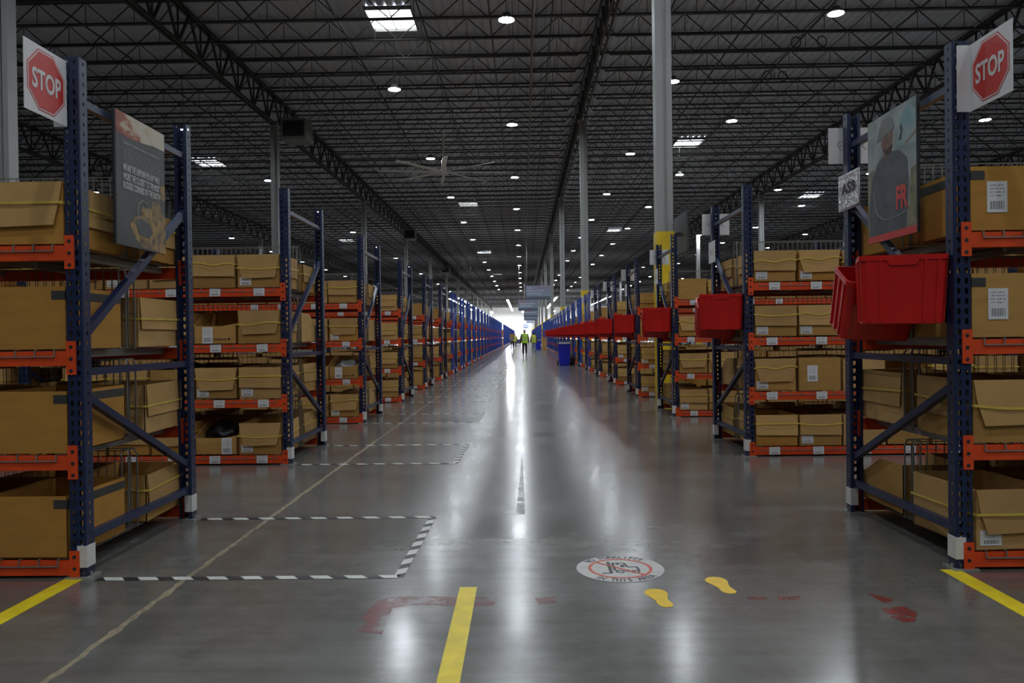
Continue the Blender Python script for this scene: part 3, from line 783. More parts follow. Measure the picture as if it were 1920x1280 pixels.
# ------------------------------------------------------------------ red totes on the right-hand frames
def tote_meshes():
    W, D, H, tp = 0.405, 0.28, 0.345, 0.015
    m_ = MB(); t = 0.006
    def ring(z, g): 
        a, b = W / 2 - tp * (1 - z / H) - g, D / 2 - tp * (1 - z / H) - g; r = 0.03
        pts = []
        for cx_, cy_, a0 in ((a - r, b - r, 0), (-a + r, b - r, 90), (-a + r, -b + r, 180), (a - r, -b + r, 270)):
            for i in range(4):
                th = math.radians(a0 + i * 30); pts.append((cx_ + r * math.cos(th), cy_ + r * math.sin(th), z))
        return pts
    rings = [ring(0, 0), ring(H, 0), ring(H, t), ring(t, t)]
    n = 16; v = [p for r_ in rings for p in r_]; fs = [tuple(range(n - 1, -1, -1))]
    for q in range(3): fs += [(q * n + i, q * n + (i + 1) % n, (q + 1) * n + (i + 1) % n, (q + 1) * n + i) for i in range(n)]
    fs.append(tuple(3 * n + i for i in range(n)))
    m_.add(v, fs)
    body = m_.mesh('tote', M_RED)
    # rim
    m2 = MB(); ro = [(x * 1.03, y * 1.04, z - 0.022) for x, y, z in ring(H, 0)]; rt = [(x * 1.03, y * 1.04, z + 0.004) for x, y, z in ring(H, 0)]; ri = [(x, y, z + 0.004) for x, y, z in ring(H, t)]; rb = [(x * 1.0, y * 1.0, z - 0.022) for x, y, z in ring(H, 0)]
    v = rb + ro + rt + ri
    m2.add(v, [(q * n + i, q * n + (i + 1) % n, (q + 1) * n + (i + 1) % n, (q + 1) * n + i) for q in range(3) for i in range(n)])
    rim = m2.mesh('rim', M_RED)
    m3 = MB(); y = -D / 2 - 0.006
    m3.prism([(-0.075, H - 0.02), (0.075, H - 0.02), (0.06, H - 0.048), (-0.06, H - 0.048)], lambda u, v_, t_: (u, y - t_ * 1.0, v_), -0.014)
    hd = m3.mesh('handle', M_RED)
    m4 = MB()
    for sg in (-1, 1):
        for xx in (-0.165, -0.105, 0.105, 0.165):
            z0, z1 = 0.012, H - 0.022
            y0_, y1_ = sg * (D / 2 - tp * 0.97 + 0.004), sg * (D / 2 - 0.0 + 0.003)
            m4.bar((xx * 0.93, y0_, z0), (xx, y1_, z1), 0.0055)
        for yy in (-0.09, 0.0, 0.09): m4.bar((sg * (W / 2 - tp + 0.004), yy * 0.9, 0.012), (sg * (W / 2 + 0.003), yy, H - 0.022), 0.0055)
    rb_ = m4.mesh('ribs', M_RED)
    for q in (body,): bm = None
    return body, rim, hd, rb_
TB, TR, TH, TRB = tote_meshes()
def tote(loc, rot, label):
    o = put('red_tote', TB, None, loc, rot); put('rim', TR, o); put('handle', TH, o); put('handle', TH, o, (0, 0, 0), (0, 0, math.pi)); put('ribs', TRB, o)['kind'] = 'stuff'
    tag(o, label, 'tote', 'red totes hung on the right racks'); return o
for k in range(17):
    yb = ry(1, k)
    tote((XR - 0.172, yb + 0.205, 1.24), (0, 0.015, -0.36), 'red plastic tote hung upright on near post of the %s right rack' % ordw(k))
    tote((XR - 0.135, yb + 0.66, 1.20), (0.40, 0.05, -0.10), 'red plastic tote tipped forward behind the upright one, %s right rack' % ordw(k))

# ------------------------------------------------------------------ signs on the racks
def yz_plate(name, x, y0_, y1_, z0, z1, t, m): return MB().box(x - t / 2, x + t / 2, y0_, y1_, z0, z1).build(name, m)
def stop_sign(s):
    x = 2.238 if s > 0 else -2.288; yp = ry(s, 0); y1_, y0_ = yp - 0.012, yp - 0.342; z0, z1 = 2.285, 2.615
    face = -s                                  # looks into the aisle
    o = MB().box(x - 0.002, x + 0.002, y0_, y1_, z0, z1).build('stop_sign', M_PAPER)
    MB().box(x - 0.066, x, y1_ - 0.001, y1_ + 0.003, z0, z1).build('mounting_flange', M_PAPER, o)
    yc_, zc_ = (y0_ + y1_) / 2, (z0 + z1) / 2
    def octo(r, off, m, nm):
        p = [(r * math.cos(math.radians(22.5 + 45 * i)), r * math.sin(math.radians(22.5 + 45 * i))) for i in range(8)]
        q = MB()
        q.prism(p, lambda u, v_, t: (x + face * (0.002 + off + t), yc_ + u, zc_ + v_), 0.0006); q.build(nm, m, o)
    octo(0.158, 0.0, M_SIGNRED, 'red_border'); octo(0.152, 0.0008, M_PAPER, 'white_octagon'); octo(0.145, 0.0016, M_SIGNRED, 'red_octagon')
    me = fit_text(text_mesh('lettering', 'STOP', 0.12, M_PAPER, 0.003), 0.225, 0.098)
    t = put('lettering', me, o, (x + face * 0.0052, yc_, zc_), (math.pi / 2, 0, math.pi / 2 if s < 0 else -math.pi / 2))
    tag(o, 'white square sign with red STOP octagon on the nearest %s post' % ('right' if s > 0 else 'left'), 'sign', 'stop signs')
stop_sign(-1); stop_sign(1)

def sky_print():
    m = bpy.data.materials.new('poster_sky'); m.use_nodes = True; nt = m.node_tree; N = nt.nodes; L = nt.links; b = N['Principled BSDF']; b.inputs['Roughness'].default_value = 0.5
    tc = N.new('ShaderNodeTexCoord'); nz = N.new('ShaderNodeTexNoise'); nz.inputs['Scale'].default_value = 9; nz.inputs['Detail'].default_value = 6
    mp = N.new('ShaderNodeMapping'); mp.inputs['Scale'].default_value = (1, 0.6, 1.6); L.new(tc.outputs['Object'], mp.inputs[0]); L.new(mp.outputs[0], nz.inputs['Vector'])
    sp = N.new('ShaderNodeSeparateXYZ'); L.new(tc.outputs['Generated'], sp.inputs[0])
    a = N.new('ShaderNodeMath'); a.operation = 'MULTIPLY_ADD'; L.new(sp.outputs[1], a.inputs[0]); a.inputs[1].default_value = 0.45; L.new(nz.outputs['Fac'], a.inputs[2])
    r = N.new('ShaderNodeValToRGB'); L.new(a.outputs[0], r.inputs[0]); e = r.color_ramp.elements
    e[0].position, e[0].color = 0.38, (0.13, 0.035, 0.028, 1); e[1].position, e[1].color = 0.80, (0.60, 0.55, 0.44, 1)
    e.new(0.60).color = (0.36, 0.09, 0.045, 1); e.new(0.67).color = (0.55, 0.44, 0.31, 1)
    L.new(r.outputs[0], b.inputs['Base Color']); return m
def noisy(name, c0, c1, scale, p0=0.35, p1=0.65):
    m = bpy.data.materials.new(name); m.use_nodes = True; nt = m.node_tree; N = nt.nodes; L = nt.links; b = N['Principled BSDF']; b.inputs['Roughness'].default_value = 0.5
    tc = N.new('ShaderNodeTexCoord'); nz = N.new('ShaderNodeTexNoise'); nz.inputs['Scale'].default_value = scale; nz.inputs['Detail'].default_value = 6; L.new(tc.outputs['Object'], nz.inputs['Vector'])
    r = N.new('ShaderNodeValToRGB'); L.new(nz.outputs['Fac'], r.inputs[0]); e = r.color_ramp.elements
    e[0].position, e[0].color = p0, (*c0, 1); e[1].position, e[1].color = p1, (*c1, 1)
    L.new(r.outputs[0], b.inputs['Base Color']); return m

def poster_left():
    x = XL + 0.012; y0_, y1_, z0, z1 = PY + 0.26, PY + 0.83, 1.735, 2.475; W, H = y1_ - y0_, z1 - z0
    M_P = noisy('poster_slate', (0.060, 0.062, 0.066), (0.085, 0.085, 0.088), 6)
    o = MB().box(x - 0.006, x + 0.006, y0_, y1_, z0, z1).build('hanging_poster', [M_P])
    P = lambda u, v_, t: (x + 0.006 + t, y0_ + u * W, z0 + v_ * H)
    def shape(nm, poly, m, t=0.0008): q = MB(); q.prism(poly, P, t); return q.build(nm, m, o)
    MB().box(x - 0.008, x + 0.005, y0_ - 0.012, y0_, z0, z1).build('black_edge', M_INK, o)
    shape('sunset_sky', [(0, 1), (1, 1), (1, 0.86), (0.75, 0.858), (0.55, 0.84), (0.3, 0.826), (0, 0.825)], sky_print())
    rock = noisy('poster_rock', (0.10, 0.075, 0.05), (0.42, 0.25, 0.075), 22)
    shape('rock', [(0.30, 0.10), (0.45, 0.02), (1, 0.0), (1, 0.30), (0.93, 0.33), (0.85, 0.42), (0.72, 0.41), (0.70, 0.36), (0.62, 0.33), (0.50, 0.34), (0.46, 0.30), (0.50, 0.27), (0.36, 0.24), (0.25, 0.17)], rock)
    shape('rock_hollow', [(0.40, 0.12), (0.62, 0.09), (0.72, 0.15), (0.62, 0.22), (0.45, 0.24), (0.36, 0.19)], M_P, 0.0014)
    shape('rock_top', [(0.86, 0.45), (1, 0.44), (1, 0.565), (0.90, 0.56)], rock)
    M_T = mat('poster_type', (0.50, 0.50, 0.49), 0.5); M_T2 = mat('poster_small_type', (0.17, 0.16, 0.15), 0.5)
    for i, tx in enumerate(('WE ARE THE UNIFORM FOR ANY WHO', 'WORK THE CLOSEST TO THE MOST', 'RUGGED CORNERS OF THE EARTH')):
        me = fit_text(text_mesh('slogan', tx, 0.05, M_T, 0.0018), 0.75 * W, 0.041)
        put('slogan', me, o, (x + 0.0075, y0_ + 0.50 * W, z0 + (0.59 - i * 0.066) * H), (math.pi / 2, 0, math.pi / 2))
    me = fit_text(text_mesh('heading', 'QUALITY IS OUR FOUNDATION HERITAGE', 0.05, M_T, 0.0004), 0.73 * W, 0.016)
    put('heading', me, o, (x + 0.0075, y0_ + 0.50 * W, z0 + 0.775 * H), (math.pi / 2, 0, math.pi / 2))
    q = MB(); rg = random.Random(3)
    for r_ in range(6):
        u = 0.14
        while u < 0.86:
            wd = rg.uniform(0.03, 0.09); q.prism([(u, 0.735 - r_ * 0.021), (u + wd, 0.735 - r_ * 0.021), (u + wd, 0.727 - r_ * 0.021), (u, 0.727 - r_ * 0.021)], P, 0.0006); u += wd + 0.018
    q.build('small_print', M_T2, o)['kind'] = 'stuff'
    pts = [(0.40, 0.20), (0.40, 0.29), (0.43, 0.35), (0.50, 0.385), (0.58, 0.37), (0.62, 0.34), (0.60, 0.31), (0.57, 0.27), (0.57, 0.21)]
    MB().tube([P(u, v_, 0.0015) for u, v_ in pts], 0.0014, n=4).build('line_emblem', M_T, o)
    tag(o, 'dark grey poster with sunset sky and golden rock on the left rack', 'poster')
poster_left()

def poster_right():
    x = XR - 0.012; y0_, y1_, z0, z1 = PY + 0.28, PY + 0.86, 1.735, 2.475; W, H = y1_ - y0_, z1 - z0
    bg = noisy('poster_backdrop', (0.20, 0.25, 0.25), (0.38, 0.42, 0.42), 7)
    o = MB().box(x - 0.006, x + 0.006, y0_, y1_, z0, z1).build('hanging_poster', bg)
    P = lambda u, v_, t: (x - 0.006 - t, y1_ - u * W, z0 + v_ * H)          # u runs left to right as seen from the aisle
    def shape(nm, poly, m, t): q = MB(); q.prism(poly, P, t); return q.build(nm, m, o)
    MB().box(x - 0.005, x + 0.008, y0_ - 0.012, y0_, z0, z1).build('black_edge', M_INK, o)
    shirt = noisy('poster_shirt', (0.055, 0.066, 0.08), (0.095, 0.11, 0.125), 9); skin = noisy('poster_skin', (0.14, 0.07, 0.05), (0.24, 0.13, 0.09), 14)
    shape('sky_patch', [(0.62, 0.70), (1, 0.66), (1, 0.90), (0.85, 0.97), (0.68, 0.90)], noisy('poster_teal', (0.17, 0.33, 0.36), (0.34, 0.42, 0.42), 9), 0.0004)
    shape('gloved_hand', [(0.66, 0.74), (0.72, 0.73), (0.75, 0.80), (0.72, 0.86), (0.69, 0.83), (0.71, 0.79)], mat('poster_glove', (0.05, 0.055, 0.06), 0.5), 0.0012)
    shape('rail', [(0.80, 0.68), (1, 0.73), (1, 0.75), (0.80, 0.70)], mat('poster_rail', (0.25, 0.17, 0.09), 0.5), 0.0008)
    olive = noisy('poster_brush', (0.14, 0.13, 0.07), (0.27, 0.25, 0.16), 12)
    shape('brush', [(0, 0.05), (0.30, 0.05), (0.22, 0.55), (0.1, 0.60), (0, 0.56)], olive, 0.0006); shape('brush', [(0.82, 0.06), (1, 0.06), (1, 0.50), (0.9, 0.48)], olive, 0.0006)
    shape('shirt', [(0.05, 0.05), (0.03, 0.30), (0.10, 0.52), (0.22, 0.63), (0.36, 0.68), (0.52, 0.68), (0.68, 0.66), (0.83, 0.58), (0.86, 0.40), (0.80, 0.05)], shirt, 0.0009)
    shape('neck', [(0.36, 0.65), (0.52, 0.66), (0.54, 0.74), (0.34, 0.74)], skin, 0.0012)
    shape('face', [(0.33, 0.72), (0.40, 0.67), (0.50, 0.67), (0.54, 0.73), (0.55, 0.84), (0.33, 0.84), (0.30, 0.77)], skin, 0.0015)
    shape('beard', [(0.36, 0.71), (0.41, 0.665), (0.50, 0.668), (0.545, 0.72), (0.53, 0.735), (0.45, 0.715)], mat('poster_beard', (0.045, 0.03, 0.025), 0.6), 0.0018)
    shape('hard_hat', [(0.22, 0.80), (0.56, 0.845), (0.58, 0.86), (0.54, 0.93), (0.45, 0.965), (0.34, 0.96), (0.27, 0.90)], mat('poster_hat', (0.19, 0.20, 0.195), 0.5), 0.0021)
    shape('red_strip', [(0, 0), (1, 0), (1, 0.055), (0, 0.055)], M_SIGNRED, 0.0012)
    me = fit_text(text_mesh('lettering', 'FR', 0.1, M_SIGNRED, 0.004), 0.23 * W, 0.18 * H)
    put('lettering', me, o, (x - 0.0082, y1_ - 0.73 * W, z0 + 0.30 * H), (math.pi / 2, 0, -math.pi / 2))
    M_T = mat('poster_type', (0.50, 0.50, 0.49), 0.5)
    pts = [(0.15, 0.42), (0.16, 0.30), (0.22, 0.22), (0.34, 0.17), (0.5, 0.155), (0.66, 0.165), (0.8, 0.175)]
    MB().tube([P(u, v_, 0.0018) for u, v_ in pts], 0.0012, n=4).build('line_emblem', M_T, o)
    tag(o, 'poster of a worker in hard hat with red strip, right rack', 'poster')
poster_right()

# paper signs by the right-hand frames
def paper_signs():
    M_FAINT = mat('show_through_ink', (0.46, 0.46, 0.46), 0.6)
    for k in range(16):
        yb = ry(1, k) + DEPTH + 0.004
        o = MB().box(-0.155, 0.155, 0, 0.002, -0.12, 0.12).build('paper_sign', M_PAPER, None, (XR + 0.06, yb, 2.445))
        if k < 3:
            me = cached('A59', lambda: fit_text(text_mesh('lettering', 'A5%d' % 9, 0.1, M_FAINT, 0.0, 0.0002), 0.20, 0.062))
            put('lettering', me, o, (0, -0.0006, 0), (math.pi / 2, 0, math.pi))
            CACHE.setdefault('a59o', []).append(o)
        tag(o, 'white paper sign facing away behind far post of the %s right rack' % ordw(k), 'sign', 'paper signs on right racks')
        if k == 0:
            p = MB().box(-0.002, 0.002, -0.16, 0.16, -0.12, 0.12).build('sleeved_sign', M_SLEEVE, None, (XR - 0.02, yb - 0.14, 2.12), (0, 0, 0.05))
            MB().box(-0.0035, -0.0022, -0.15, 0.15, -0.105, 0.105).build('paper_insert', mat('sleeve_paper', (0.62, 0.63, 0.65), 0.12, metal=0.75, bump=1.0, scale=30, spec=0.9), p)
            me = fit_text(text_mesh('lettering', 'AS9', 0.1, M_INK, 0.001), 0.21, 0.072)
            put('lettering', me, p, (-0.0052, 0.0, 0.02), (math.pi / 2, 0, -math.pi / 2))
            tag(p, 'shiny plastic sleeved sign with black letters on the nearest right rack', 'sign')
        elif k < 12:
            p = MB().box(-0.002, 0.002, -0.14, 0.14, -0.12, 0.12).build('side_sign', M_PAPER, None, (XR - 0.012, yb - 0.10, 2.12))
            if k < 4:
                me = cached('AS', lambda: fit_text(text_mesh('lettering', 'AS', 0.1, M_FAINT, 0.001), 0.15, 0.07))
                put('lettering', me, p, (-0.0032, 0, 0), (math.pi / 2, 0, -math.pi / 2))
            tag(p, 'white side sign facing the aisle on far post of %s right rack' % ordw(k), 'sign', 'paper signs on right racks')
paper_signs()

# ------------------------------------------------------------------ floor markings
def flat(name, polys, m, z=0.0015, parent=None):
    q = MB()
    for p in polys: q.prism(p, lambda u, v_, t: (u, v_, z - 0.001 + t), 0.001)
    return q.build(name, m, parent)
def strip_tape(name, a, b, wd, m, label):
    a, b = Vector(a), Vector(b); d = (b - a).normalized(); nrm = Vector((-d.y, d.x)) * wd / 2
    o = flat(name, [[tuple(a - nrm), tuple(b - nrm), tuple(b + nrm), tuple(a + nrm)]], m)
    return tag(o, label, 'floor tape')
strip_tape('yellow_floor_line', (-0.272, -1.0), (-0.278, 3.67), 0.082, M_YEL, 'yellow floor tape line running down the middle of the aisle')
strip_tape('yellow_floor_line', (-2.30, -1.0), (-2.29, 3.86), 0.095, M_YEL, 'yellow floor tape line leading to the left rack post')
strip_tape('yellow_floor_line', (2.12, -1.0), (2.125, 3.88), 0.095, M_YEL, 'yellow floor tape line leading to the right rack post')
def hazard(a, b, wd, label, par):
    a, b = Vector(a), Vector(b); L_ = (b - a).length; d = (b - a) / L_; nr = Vector((-d.y, d.x))
    P = lambda u, v_: tuple(a + d * u + nr * v_)
    o = flat('hazard_tape', [[P(0, -wd / 2), P(L_, -wd / 2), P(L_, wd / 2), P(0, wd / 2)]], M_BLACK)
    polys = []; u = 0.02; per, on, sl = 0.175, 0.095, 0.04
    while u + sl < L_:
        polys.append([P(u + sl, -wd / 2 + 0.001), P(min(L_, u + on + sl), -wd / 2 + 0.001), P(min(L_, u + on), wd / 2 - 0.001), P(u, wd / 2 - 0.001)]); u += per
    flat('white_stripes', polys, M_TWHITE, 0.0026, o)
    tag(o, label, 'floor tape', 'black and white hazard tape')
for k in range(9):
    ya, yb = ry(-1, k) - 0.02, ry(-1, k) + DEPTH - 0.06; xe = -0.64 if k == 0 else -0.66
    hazard((XL + 0.06, ya), (xe, ya), 0.052, 'striped hazard tape from near post of the %s left rack into the aisle' % ordw(k), None)
    hazard((xe + 0.0, ya), (xe + 0.02, yb), 0.052, 'striped hazard tape along the aisle opposite the %s left rack' % ordw(k), None)
    hazard((XL + 0.06, yb), (xe + 0.02, yb), 0.052, 'striped hazard tape from far post of the %s left rack into the aisle' % ordw(k), None)

# joint filler and worn paint on the slab
q = MB(); rg = random.Random(2); y = 1.0; prev = None
while y < 70:
    wv = 0.011 + 0.008 * rg.random() + (0.006 if rg.random() > 0.8 else 0); xx = -1.69 - 0.009 * min(y, 8) * 0.6 + rg.uniform(-0.006, 0.006)
    if y > 9: wv = 0.009; xx = -1.735
    cur = ((xx - wv, y), (xx + wv, y))
    if prev: q.add([(*prev[0], 0.0012), (*prev[1], 0.0012), (*cur[1], 0.0012), (*cur[0], 0.0012)], [(0, 1, 2, 3)])
    prev = cur; y += 0.05 if y < 9 else 2.0
q.build('joint_filler', mat('joint_filler', (0.26, 0.21, 0.14), 0.85, var=0.35, scale=30), fl)
q = MB(); y = 5.16; prev = None
while y < 7.6:
    wv = 0.026 + 0.006 * rg.random() - 0.010 * (y - 5.2); xx = -0.035 + rg.uniform(-0.004, 0.004) + 0.004 * (y - 5)
    cur = ((xx - wv, y), (xx + wv, y))
    if prev: q.add([(*prev[0], 0.0012), (*prev[1], 0.0012), (*cur[1], 0.0012), (*cur[0], 0.0012)], [(0, 1, 2, 3)])
    prev = cur; y += 0.05
q.build('tar_patch', patchy('tar_patch', (0.075, 0.073, 0.07), 0.47, 14, 0.6, 0.75), fl)
M_STAIN = patchy('worn_red_paint', (0.34, 0.11, 0.115), 0.49, 11, 0.25, 0.55); M_STAIN2 = patchy('worn_red_paint_bright', (0.30, 0.045, 0.035), 0.50, 18, 0.3, 0.8)
def px2floor(px, py, z=0.0):
    dx, dy = px - VPX, py - VPY
    dx2, dy2 = dx - ROLL * dy, dy + ROLL * dx
    d = (CAM_H - z) * F / dy2
    return (dx2 * d / F, d)
def stain(pts, m):
    poly = [px2floor(*p) for p in pts]
    flat('paint_stain', [poly], m, 0.0012, fl)
stain([(706, 1128), (740, 1120), (860, 1120), (935, 1122), (925, 1136), (860, 1138), (770, 1136), (735, 1142), (728, 1160), (715, 1192), (664, 1186), (690, 1170), (676, 1160), (690, 1146)], M_STAIN)
stain([(1003, 1122), (1040, 1119), (1044, 1130), (1010, 1134)], M_STAIN)
stain([(1650, 1138), (1690, 1134), (1716, 1146), (1712, 1162), (1690, 1164), (1664, 1152)], M_STAIN2)
stain([(1625, 1110), (1670, 1120), (1672, 1130), (1650, 1126)], M_STAIN2)
stain([(1400, 1118), (1436, 1118), (1436, 1123), (1402, 1123)], M_STAIN2); stain([(1456, 1117), (1500, 1116), (1496, 1123), (1460, 1122)], M_STAIN2)

# round floor sign
def floor_sign():
    X, Y = 0.482, 3.945; R_ = 0.224
    circ = lambda r, n=40: [(X + r * math.cos(2 * math.pi * i / n), Y + r * math.sin(2 * math.pi * i / n)) for i in range(n)]
    o = flat('round_floor_sign', [circ(R_)], mat('floor_sign_vinyl', (0.56, 0.55, 0.53), 0.42, var=0.1, scale=14), 0.0016)
    n = 48; ring = []
    for i in range(n):
        a, b = 2 * math.pi * i / n, 2 * math.pi * (i + 1) / n; f = lambda r, t: (X + r * math.cos(t), Y + r * math.sin(t))
        ring.append([f(0.148, a), f(0.164, a), f(0.164, b), f(0.148, b)])
    M_FR = mat('floor_sign_red', (0.60, 0.12, 0.075), 0.45); M_FK = mat('floor_sign_black', (0.06, 0.065, 0.07), 0.5)
    flat('red_ring', ring, M_FR, 0.0024, o)
    L2 = lambda a, b, wd: [tuple(Vector(a) + n_) for n_ in ()]
    def seg(a, b, wd):
        a, b = Vector(a), Vector(b); d = (b - a).normalized(); nr = Vector((-d.y, d.x)) * wd / 2
        return [(X + q_.x, Y + q_.y) for q_ in (a - nr, b - nr, b + nr, a + nr)]
    flat('red_bar', [seg((-0.115, 0.105), (0.105, -0.105), 0.014)], M_FR, 0.0032, o)
    k = [seg((-0.052, 0.112), (-0.052, -0.075), 0.018), seg((-0.10, -0.08), (-0.048, -0.08), 0.011), seg((-0.035, 0.09), (0.030, 0.09), 0.009), seg((-0.030, 0.09), (-0.030, -0.03), 0.014),
         seg((0.028, 0.092), (0.042, 0.022), 0.012), seg((0.042, 0.022), (0.088, 0.022), 0.011), seg((0.088, 0.024), (0.093, -0.035), 0.012), seg((-0.03, -0.035), (0.0, -0.035), 0.008), seg((0.02, -0.052), (0.075, -0.052), 0.006),
         [(X + a, Y + b) for a, b in ((0.005, 0.02), (0.028, 0.02), (0.026, 0.058), (0.008, 0.06))], [(X - 0.006 + 0.010 * math.cos(t), Y + 0.072 + 0.010 * math.sin(t)) for t in [i * 0.785 for i in range(8)]]]
    for cx_ in (-0.005, 0.072):
        for i in range(12):
            a, b = 2 * math.pi * i / 12, 2 * math.pi * (i + 1) / 12; f = lambda r, t: (X + cx_ + r * math.cos(t), Y - 0.055 + r * math.sin(t))
            k.append([f(0.014, a), f(0.024, a), f(0.024, b), f(0.014, b)])
    flat('forklift_pictogram', k, M_FK, 0.0024, o)
    for txt, r, a0, a1, up in (('NO FORKLIFTS', 0.194, 141, 50, True), ('IN THIS AREA', 0.194, 229, 318, False)):
        nn = len(txt)
        for i, ch in enumerate(txt):
            if ch == ' ': continue
            a = math.radians(a0 + (a1 - a0) * i / (nn - 1))
            me = cached(('fs', ch), lambda: text_mesh('letter', ch, 0.060, M_FK, 0.0014, 0.0003, 0.74))
            put('letter', me, o, (X + r * math.cos(a), Y + r * math.sin(a), 0.0022), (0, 0, a - math.pi / 2 if up else a + math.pi / 2))
    tag(o, 'round white NO FORKLIFTS IN THIS AREA sticker on the floor', 'floor sign')
floor_sign()
FOOT = [(-0.030, 0.110), (-0.012, 0.124), (0.012, 0.124), (0.034, 0.112), (0.046, 0.085), (0.046, 0.05), (0.034, 0.01), (0.026, -0.03), (0.030, -0.07), (0.030, -0.10), (0.016, -0.12), (-0.006, -0.123), (-0.024, -0.108),
        (-0.030, -0.075), (-0.026, -0.035), (-0.034, 0.005), (-0.046, 0.045), (-0.046, 0.08)]
def foot(X, Y, rz, label):
    c, s_ = math.cos(rz), math.sin(rz)
    o = flat('yellow_footprint', [[(X + 1.12 * (a * c - b * s_), Y + a * s_ + b * c) for a, b in FOOT]], mat('yellow_vinyl', (0.86, 0.56, 0.02), 0.42, var=0.05, scale=20))
    tag(o, label, 'floor sticker', 'yellow footprints')
foot(0.607, 3.50, 0.10, 'yellow footprint sticker on the floor, nearer the round sign')
foot(0.930, 3.67, 0.12, 'yellow footprint sticker on the floor, to the right of the other')

# ------------------------------------------------------------------ ceiling fan, heaters, coils
def fan():
    d = 36.5; X = (832 - VPX + ROLL * 308) * d / F; Z = CAM_H + 310 * d / F
    r = empty('ceiling_fan', (X, d, Z))
    MB().bar((0, 0, 0.1), (0, 0, JB - Z), 0.05, n=8).build('drop_rod', M_ALU, r); MB().bar((0, 0, -0.12), (0, 0, 0.16), 0.20, n=12, r2=0.14).bar((0, 0, 0.16), (0, 0, 0.55), 0.10, n=8).build('hub', M_ALU, r, smooth=False)
    bl = MB().box(0.15, 3.1, -0.10, 0.06, -0.015, 0.015).mesh('blade', M_ALU)
    for i in range(8): put('blade', bl, r, (0, 0, 0), (0.22, 0, math.radians(8 + 45 * i)))
    for i in range(3): MB().bar((0, 0, 0.5), (0.6 * math.cos(i * 2.1), 0.6 * math.sin(i * 2.1), JB - Z), 0.008).build('guy_wire', M_PIPE, r)
    tag(r, 'large eight-bladed ceiling fan hanging left of the aisle lamps', 'fan')
fan()
def heater(px, py, d, label, sc=1.0):
    dx, dy = px - VPX, py - VPY; X = (dx - ROLL * dy) * d / F; Z = CAM_H - (dy + ROLL * dx) * d / F
    r = empty('unit_heater', (X, d, Z))
    MB().box(-0.5 * sc, 0.5 * sc, -0.5, 0.5, -0.42 * sc, 0.42 * sc).build('casing', mat('heater_casing', (0.20, 0.195, 0.185), 0.5, var=0.1), r)
    g = MB()
    for i in range(7): g.box(-0.36 * sc, 0.36 * sc, -0.535, -0.505, (-0.26 + i * 0.085) * sc, (-0.235 + i * 0.085) * sc)
    g.build('louvre_grille', M_GIRD, r); g = MB()
    for a in (-0.4, 0.4):
        for b in (-0.4, 0.4): MB().bar((a * sc, b, 0.42 * sc), (a * sc, b, JT - Z + 0.0), 0.012).build('hanger', M_PIPE, r)
    g = MB().box(-0.42 * sc, 0.42 * sc, -0.512, -0.502, -0.30 * sc, 0.32 * sc).build('opening_shade', M_INK, r)  # black plate: shade of the opening behind the louvres, put into colour
    tag(r, label, 'heater', 'ceiling unit heaters')
heater(556, 246, 31.0, 'grey unit heater hung beside the nearest left ceiling column')
heater(769, 440, 68.0, 'small unit heater under the left girder line'); heater(836, 506, 105.0, 'tiny far unit heater at the left girder line')
def coil(px, py, i):
    d = 10.95 - CAM_H; dx, dy = px - VPX, py - VPY; dx2, dy2 = dx - ROLL * dy, dy + ROLL * dx; d = (JB + 0.02 - CAM_H) * F / -dy2; X = dx2 * d / F
    m_ = MB(); R_ = 0.16
    for t in range(3):
        pts = [(R_ * math.cos(a * 0.5236) + 0.01 * t, 0.02 * t, -R_ + R_ * 1.15 * math.sin(a * 0.5236)) for a in range(13)]
        m_.tube(pts, 0.014, n=5)
    o = m_.build('cable_coil', M_BLACK, None, (X, d - 0.05, JB + 0.1))
    tag(o, 'coiled black cable hanging from the right roof joists, %s from the top' % ordw(i), 'cable coil', 'cable coils in the roof')
for i, (a, b) in enumerate(((1487, 80), (1535, 79), (1434, 142), (1463, 143), (1362, 208), (1395, 208), (1545, 205))): coil(a, b, i)
# dark board by the nearest column
o = MB().box(-0.02, 0.02, -0.55, 0.55, -0.36, 0.36).build('dark_board', mat('dark_board', (0.05, 0.052, 0.055), 0.5), None, (2.95, CY0 - 0.1, 3.05))
MB().box(-0.10, -0.02, -0.03, 0.03, -0.03, 0.03).build('bracket', M_GIRD, o)
tag(o, 'dark flat board mounted beside the nearest yellow based column', 'board')

